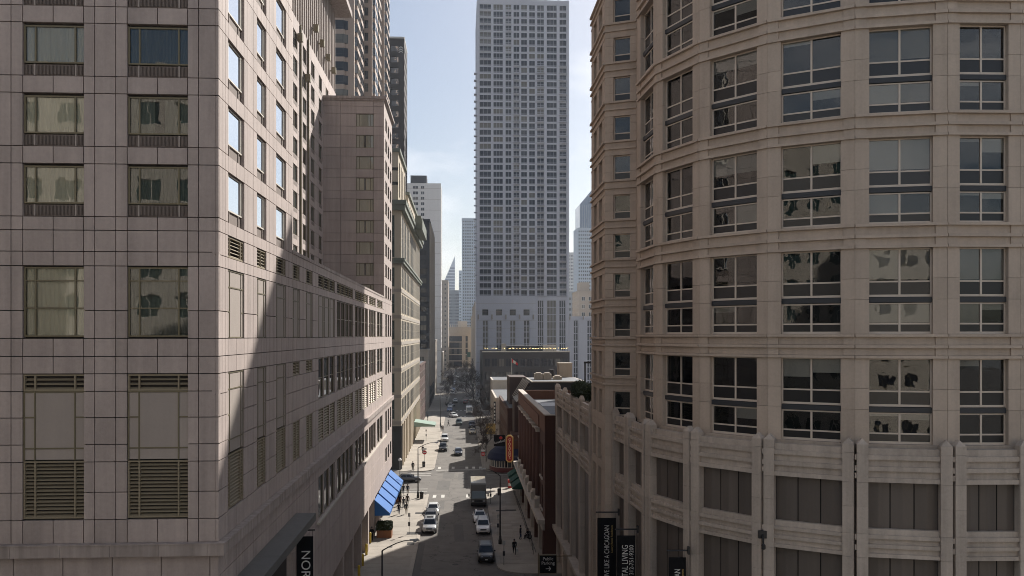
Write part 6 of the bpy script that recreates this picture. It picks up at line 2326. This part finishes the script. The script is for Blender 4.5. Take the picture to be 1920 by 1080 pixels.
m.hexa([(xc + .06, sgy - .017, zb_ + .62), (xc + .12, sgy - .017, zb_ + .66), (xc + .12, sgy - .007, zb_ + .66), (xc + .06, sgy - .007, zb_ + .62), (xc + .22, sgy - .017, zb_ + .41), (xc + .30, sgy - .017, zb_ + .43), (xc + .30, sgy - .007, zb_ + .43), (xc + .22, sgy - .007, zb_ + .41)])
m.hexa([(xc + .06, sgy - .017, zb_ + .24), (xc + .12, sgy - .017, zb_ + .20), (xc + .12, sgy - .007, zb_ + .20), (xc + .06, sgy - .007, zb_ + .24), (xc + .22, sgy - .017, zb_ + .45), (xc + .30, sgy - .017, zb_ + .43), (xc + .30, sgy - .007, zb_ + .43), (xc + .22, sgy - .007, zb_ + .45)])
m.build('arrow', M['letter'], ps)
# pizzeria blade sign
gy = 149.0
gx0, gx1 = X_at(948.5, gy), X_at(962.5, gy)
gz1, gz0 = Z_at(816, 8, gy), Z_at(867, 8, gy)
gs = thing('pizzeria_blade_sign', 'tall red and gold vertical blade sign at the crossing', 'sign', ((gx0 + gx1) / 2, gy, gz0))
def oct_prism(x0, x1, z0, z1, c, y0, y1):
    p = [(x0 + c, z0), (x1 - c, z0), (x1, z0 + c), (x1, z1 - c), (x1 - c, z1), (x0 + c, z1), (x0, z1 - c), (x0, z0 + c)]
    m = MB(); n = 8
    m.v = [(x, y0, z) for x, z in p] + [(x, y1, z) for x, z in p]
    m.f = [tuple(range(n)), tuple(reversed(range(n, 2 * n)))] + [((k + 1) % n, k, n + k, n + (k + 1) % n) for k in range(n)]
    m.m = [0] * (n + 2)
    return m
oct_prism(gx0, gx1, gz0, gz1, .38, gy, gy + .45).build('gold_case', M['gold'], gs)
oct_prism(gx0 + .18, gx1 - .18, gz0 + .2, gz1 - .2, .3, gy - .012, gy - .002).build('red_face', paint('deep_red', (0.30, 0.02, 0.015), .5), gs)
letters(gs, 'lettering', '\n'.join("GIORDANO'S".replace("'", '')), .60, paint('cream_letter', (0.78, 0.66, 0.45), .6), ((gx0 + gx1) / 2, gy - .022, (gz0 + gz1) / 2), FRONT, linesp=.66)
m = MB(); m.tube([(gx1, gy + .2, gz1 - .9), (9.9, gy + .2, gz1 - .9)], .06, 6); m.tube([(gx1, gy + .2, gz0 + .9), (9.9, gy + .2, gz0 + .9)], .06, 6); m.build('bracket', M['iron'], gs)
# script restaurant sign
ry = 163.0
rs2 = thing('restaurant_script_sign', 'dark restaurant sign with white script and a red rose over the round awning', 'sign', (X_at(936, ry), ry, 5.2))
rx0, rx1 = X_at(926, ry), X_at(947, ry)
m = MB(); m.b(rx0, rx1, ry, ry + .25, 5.2, 7.3); m.build('board', M['banner'], rs2)
o = letters(rs2, 'lettering', 'Rosebud', .62, M['letter'], ((rx0 + rx1) / 2, ry - .012, 6.05), (R(90), R(-14), 0))
m = MB(); m.lathe([(.05, -.3), (.26, -.2), (.34, 0), (.22, .2), (.03, .28)], 12); o = m.build('rose', M['red'], rs2, world=False, smooth=True); o.location = ((rx0 + rx1) / 2 + .25 - rs2.location.x, -.05, 1.6); o.scale = (1, .35, 1)
m = MB(); m.tube([(rx0 + .2, ry + .15, 4.6), (rx0 + .2, ry + .15, 5.2)], .05, 6); m.tube([(rx1 - .2, ry + .15, 4.4), (rx1 - .2, ry + .15, 5.2)], .05, 6); m.build('posts', M['iron'], rs2)
# tall vertical sign on the white building
vy = 221.4
vs_ = thing('vertical_shop_sign', 'tall narrow dark sign with pale letters on the white low building', 'sign', (X_at(927, vy), vy, 3))
m = MB(); m.b(X_at(925.5, vy), X_at(929.5, vy), vy, vy + .3, 3.2, 9.2); m.build('board', M['banner'], vs_)
for k in range(6):
    m = MB(); m.b(X_at(926.4, vy), X_at(928.6, vy), vy - .03, vy - .005, 3.6 + .92 * k, 4.15 + .92 * k); m.build('pale_panel', M['letter'], vs_)
pb = thing('poster_board', 'yellow lit hoarding panel behind the bare street trees', 'board', (X_at(920, 215), 215, 0.15))
m = MB(); m.b(X_at(911, 215), X_at(929, 215), 215, 215.3, 1.6, 4.2); m.build('panel', M['gold'], pb)
m = MB()
for u in (912, 920, 928):
    m.tube([(X_at(u, 215), 215.4, .1), (X_at(u, 215), 215.4, 4.2)], .07, 6)
m.build('posts', M['iron'], pb)

def banner(name, label, bx_, by_, out, w, ztop, zbot, lines, gap=.55, reach=0.25):
    """banner hung on a bracket that leaves the wall at bx_, by_ in direction out (unit xy)"""
    o2 = Vector((out[0], out[1], 0)).normalized()
    r = thing(name, label, 'banner', (bx_, by_, zbot))
    base = Vector((bx_, by_, 0))
    up_ = Vector((0, 0, 1))
    m = MB()
    p = lambda s_, z: base + o2 * s_ + up_ * z
    m.tube([p(0, ztop + .42), p(reach + w + .12, ztop + .42)], .05, 8)
    nrm = o2.cross(up_)
    fr = Fr(p(0, 0).xy, p(1, 0).xy)
    m.box(fr, 0.0, .12, ztop + .2, ztop + .66, -.16, .16)
    m.tube([p(reach + .06, ztop + .42), p(reach + .06, ztop)], .012, 5); m.tube([p(reach + w - .06, ztop + .42), p(reach + w - .06, ztop)], .012, 5)
    m.build('bracket', M['black'], r)
    m = MB(); m.box(fr, reach, reach + w, zbot, ztop, -.012, .012); m.build('cloth', M['banner'], r)
    return r, fr
# reading upward (rotated) lettering on the tower banners
def up_text(r, fr, s_, zc, body, size, mat, scale=None, flip=1, length=None):
    me = text_mesh(body, size, mat, .004)
    if length:
        ws_ = [v.co.x for v in me.vertices]
        k_ = length / (max(ws_) - min(ws_))
        for v in me.vertices:
            v.co.x *= k_
    o = link(bpy.data.objects.new('lettering', me), r)
    side = -1 if fr.n.y > 0 else 1
    q = fr.w(s_, zc, 0.02 * (1 if fr.n.y < 0 else -1))
    o.location = q - r.location
    a = fr.a if fr.n.y < 0 else fr.a + math.pi
    o.rotation_euler = Matrix.Rotation(a, 4, 'Z').to_euler()
    o.rotation_euler = (Matrix.Rotation(a, 3, 'Z') @ Matrix.Rotation(R(90), 3, 'X') @ Matrix.Rotation(R(90) * flip, 3, 'Z')).to_euler()
    return o
BANNERS = []
def tower_banner(label, u0, u1, vtop, depth, zbot, texts, toward):
    """flat banner seen at u0..u1, hung from a bracket fixed to the pier at the right"""
    a0, a1 = (u0 - 960) / F_, (u1 - 960) / F_
    P0 = Vector((depth * (math.sin(YAW) + a0 * math.cos(YAW)), depth * (math.cos(YAW) - a0 * math.sin(YAW)), 0))
    P1 = Vector((depth * (math.sin(YAW) + a1 * math.cos(YAW)), depth * (math.cos(YAW) - a1 * math.sin(YAW)), 0))
    zt = CAM_H + (630 - vtop) * depth / F_
    dirn = (P0 - P1)
    w = dirn.length
    wall = P1 - dirn.normalized() * toward
    r, fr = banner('tower_banner', label, wall.x, wall.y, dirn.xy, w, zt, zbot, None, reach=toward)
    for s_, zc, body, size, mat, ln in texts:
        up_text(r, fr, toward + w * (1 - s_), zc - ln / 2, body, size, mat, length=ln)
    return r
GOLD = M['gold']
tower_banner('black banner beside the tower corner reading upward about living, farthest left', 1120, 1155, 971, 63.6, 4.5, ((.52, 12.1, 'LIVE LIKE A CHICAGOAN', .52, M['letter'], 3.9), (.78, 12.1, 'Luxury Rental Residences', .22, GOLD, 2.0)), 0.25)
tower_banner('black banner with a phone number, middle of the tower banners', 1157, 1191, 1004, 58.2, 4.0, ((.45, 11.95, 'RENTAL LIVING', .58, M['letter'], 2.9), (.80, 11.95, '312-751-9200', .40, M['letter'], 2.0)), 0.22)
tower_banner('black banner lowest and nearest of the tower banners', 1254, 1286, 1045, 52.0, 3.0, ((.52, 12.0, 'LIVE LIKE A CHICAGOAN', .5, M['letter'], 3.6), (.80, 12.0, 'Luxury Rental Residences', .2, GOLD, 1.9)), 0.22)
hb, fr = banner('hotel_banner', 'black hanging banner with white downward letters on the hotel wall', BL, 58.9, (1, 0), 1.12, 12.55, 5.0, None, reach=0.10)
o = up_text(hb, fr, 0.70, 8.95, 'NORDSTROM', .86, M['letter'], flip=-1)
fl2 = thing('wall_spotlight', 'black spotlight arm on the podium pier at the lower right', 'lamp', (19.3, 47.2, 12.5))
q = Vector((19.3, 46.6, 0))
m = MB(); m.b(-.22, .22, -.1, .12, 2.0, 2.42); m.build('plate', M['black'], fl2, world=False)
m = MB(); m.tube([(0, -.1, 2.2), (-.18, -.7, 1.75)], .05, 8); m.lathe([(.07, 1.55), (.12, 1.6), (.12, 1.8), (.05, 1.85)], 10, (-.2, -.75)); m.build('lamp_arm', M['black'], fl2, world=False)
pt = Fr(VP_[4], VP_[5]).w(0.0, 0, 0.30)
fl2.location = (pt.x, pt.y, 12.7)

# rooftop lamp pole and shrubs on the podium terrace
rp_ = thing('terrace_lamp', 'black twin lamp pole on the podium terrace', 'lamp', (X_at(1097, 92), 92, 19.4))
m = MB(); m.tube([(0, 0, 0), (0, 0, 3.9)], .09, 8); m.build('pole', M['black'], rp_, world=False)
m = MB(); m.b(-.12, .62, -.15, .15, 3.75, 3.95); m.build('lamp_head', M['black'], rp_, world=False)
def shrub(label, x, y, z, r0, h, n, seed):
    g = random.Random(seed)
    root = thing('terrace_shrub', label, 'shrub', (x, y, z), 0, 'shrubs on the podium terrace')
    m = MB()
    for k in range(n):
        d = Vector((g.gauss(0, 1), g.gauss(0, 1), g.gauss(0, 1))).normalized() * (g.random() ** .4)
        c = Vector((d.x * r0, d.y * r0, h * .5 + d.z * h * .5))
        a = Vector((g.gauss(0, 1), g.gauss(0, 1), g.gauss(0, 1) + .5)).normalized() * .14
        b = a.orthogonal().normalized() * .05
        m.poly([c - a, c + b, c + a, c - b])
    o = m.build('foliage', M['leaf'], root, world=False); o['kind'] = 'stuff'
    m = MB(); m.tube([(0, 0, -.2), (0, 0, h * .6)], [.06, .03], 6); m.build('stem', M['bark'], root, world=False)
shrub('left evergreen shrub on the podium terrace', X_at(1088, 84), 84, 19.9, 1.0, 1.9, 1500, 1)
shrub('middle evergreen shrub on the podium terrace', X_at(1098, 82), 82, 19.9, 1.0, 1.7, 1500, 2)
shrub('right evergreen shrub on the podium terrace against the tower', X_at(1107, 80), 80, 19.9, .9, 1.8, 1300, 3)
m = MB(); m.b(11.7, 15.5, 79, 86, 19.4, 19.95)
tb = thing('terrace_planter', 'long low planter box on the podium terrace', 'planter', (13.6, 82, 19.4)); m.build('trough', M['limestone2'], tb)

# ================================================================ bare trees
def bare_tree_mesh(seed, h):
    g = random.Random(seed)
    tr, tw_ = MB(), MB()
    def grow(p, d, ln, rad, lev):
        n = 3
        pts = [p]
        q = p.copy()
        dd = d.copy()
        for k in range(n):
            dd = (dd + Vector((g.gauss(0, .12), g.gauss(0, .12), .05))).normalized()
            q = q + dd * ln / n
            pts.append(q.copy())
        rs = [rad * (1 - .45 * k / n) for k in range(n + 1)]
        (tr if lev < 2 else tw_).tube(pts, rs, 6 if lev < 2 else 3, cap=False)
        if lev >= 6:
            return
        for k in range(3 if lev < 3 else g.choice((3, 4))):
            ang = R(g.uniform(18, 48)); az_ = g.uniform(0, 2 * math.pi)
            x = dd.orthogonal().normalized(); y = dd.cross(x)
            nd = (dd * math.cos(ang) + (x * math.cos(az_) + y * math.sin(az_)) * math.sin(ang)).normalized()
            at = pts[-1] if k < 2 else pts[g.randrange(2, n + 1)]
            grow(at.copy(), nd, ln * g.uniform(.62, .82), max(rad * .58, .022), lev + 1)
    grow(Vector((0, 0, 0)), Vector((0, 0, 1)), h * .30, h * .020, 0)
    return tr.mesh('trunk', M['bark']), tw_.mesh('crown', M['twig'])
TREES = [bare_tree_mesh(s_, 9.0) for s_ in (3, 8, 15)]
def tree(label, x, y, k, sc, rz):
    r = thing('bare_tree', label, 'tree', (x, y, 0.1), rz, 'bare street trees')
    r.scale = (sc, sc, sc)
    kid('trunk', r, TREES[k][0]); c = kid('crown', r, TREES[k][1])
tl = [('nearest bare tree on the right kerb beside the restaurant', 4.9, 178, 0, .62), ('bare tree second from the restaurant on the right kerb', 4.9, 192, 1, .75),
      ('bare tree third from the restaurant on the right kerb', 5.0, 207, 2, .8), ('bare tree fourth from the restaurant on the right kerb', 5.0, 225, 0, .85),
      ('bare tree by the yellow hoarding on the right kerb', 5.1, 243, 1, .9), ('bare tree before the second crossing on the right kerb', 5.1, 262, 2, .9),
      ('bare tree just past the second crossing on the right kerb', 5.0, 306, 0, 1.15), ('bare tree in front of the dark brown building, left of three', 5.2, 322, 1, 1.25),
      ('bare tree in front of the dark brown building, middle of three', 9.5, 296, 2, 1.15), ('bare tree in front of the dark brown building, right of three', 13.5, 298, 0, 1.2),
      ('large dark bare tree on the right kerb below the skyscraper', 4.6, 345, 2, 1.4), ('large bare tree behind the dark one on the right kerb', 4.6, 366, 1, 1.4), ('large bare tree third on the right kerb below the skyscraper', 4.6, 392, 0, 1.45),
      ('bare tree far down the right kerb before the street end', 4.6, 452, 1, 1.5), ('bare tree farthest down the right kerb', 4.6, 500, 2, 1.5),
      ('bare tree on the left kerb beside the charcoal tower', -6.3, 326, 1, 1.0), ('bare tree on the left kerb past the charcoal tower', -6.3, 352, 2, 1.1),
      ('bare tree on the left kerb by the grey mid-rise', -6.3, 386, 0, 1.1), ('bare tree farther on the left kerb by the white slab', -6.3, 450, 1, 1.2), ('bare tree farthest on the left kerb', -6.3, 505, 2, 1.2)]
tg_ = random.Random(2)
for lb, x, y, k, sc in tl:
    tree(lb, x, y, k, sc, tg_.uniform(0, 6.28))

# ================================================================ air
hz = MB()
hz.b(-1200, 1200, -120, 2400, -1.2, 260)
h_ = hz.build('haze', None)
hm = bpy.data.materials.new('haze_air')
hm.use_nodes = True
t = hm.node_tree
for n in list(t.nodes):
    if n.type == 'BSDF_PRINCIPLED':
        t.nodes.remove(n)
pv = t.nodes.new('ShaderNodeVolumePrincipled')
pv.inputs['Color'].default_value = (0.80, 0.88, 1.0, 1)
pv.inputs['Density'].default_value = HAZE
pv.inputs['Anisotropy'].default_value = 0.3
t.links.new(pv.outputs[0], t.nodes['Material Output'].inputs['Volume'])
h_.data.materials.clear()
h_.data.materials.append(hm)
h_['kind'] = 'stuff'
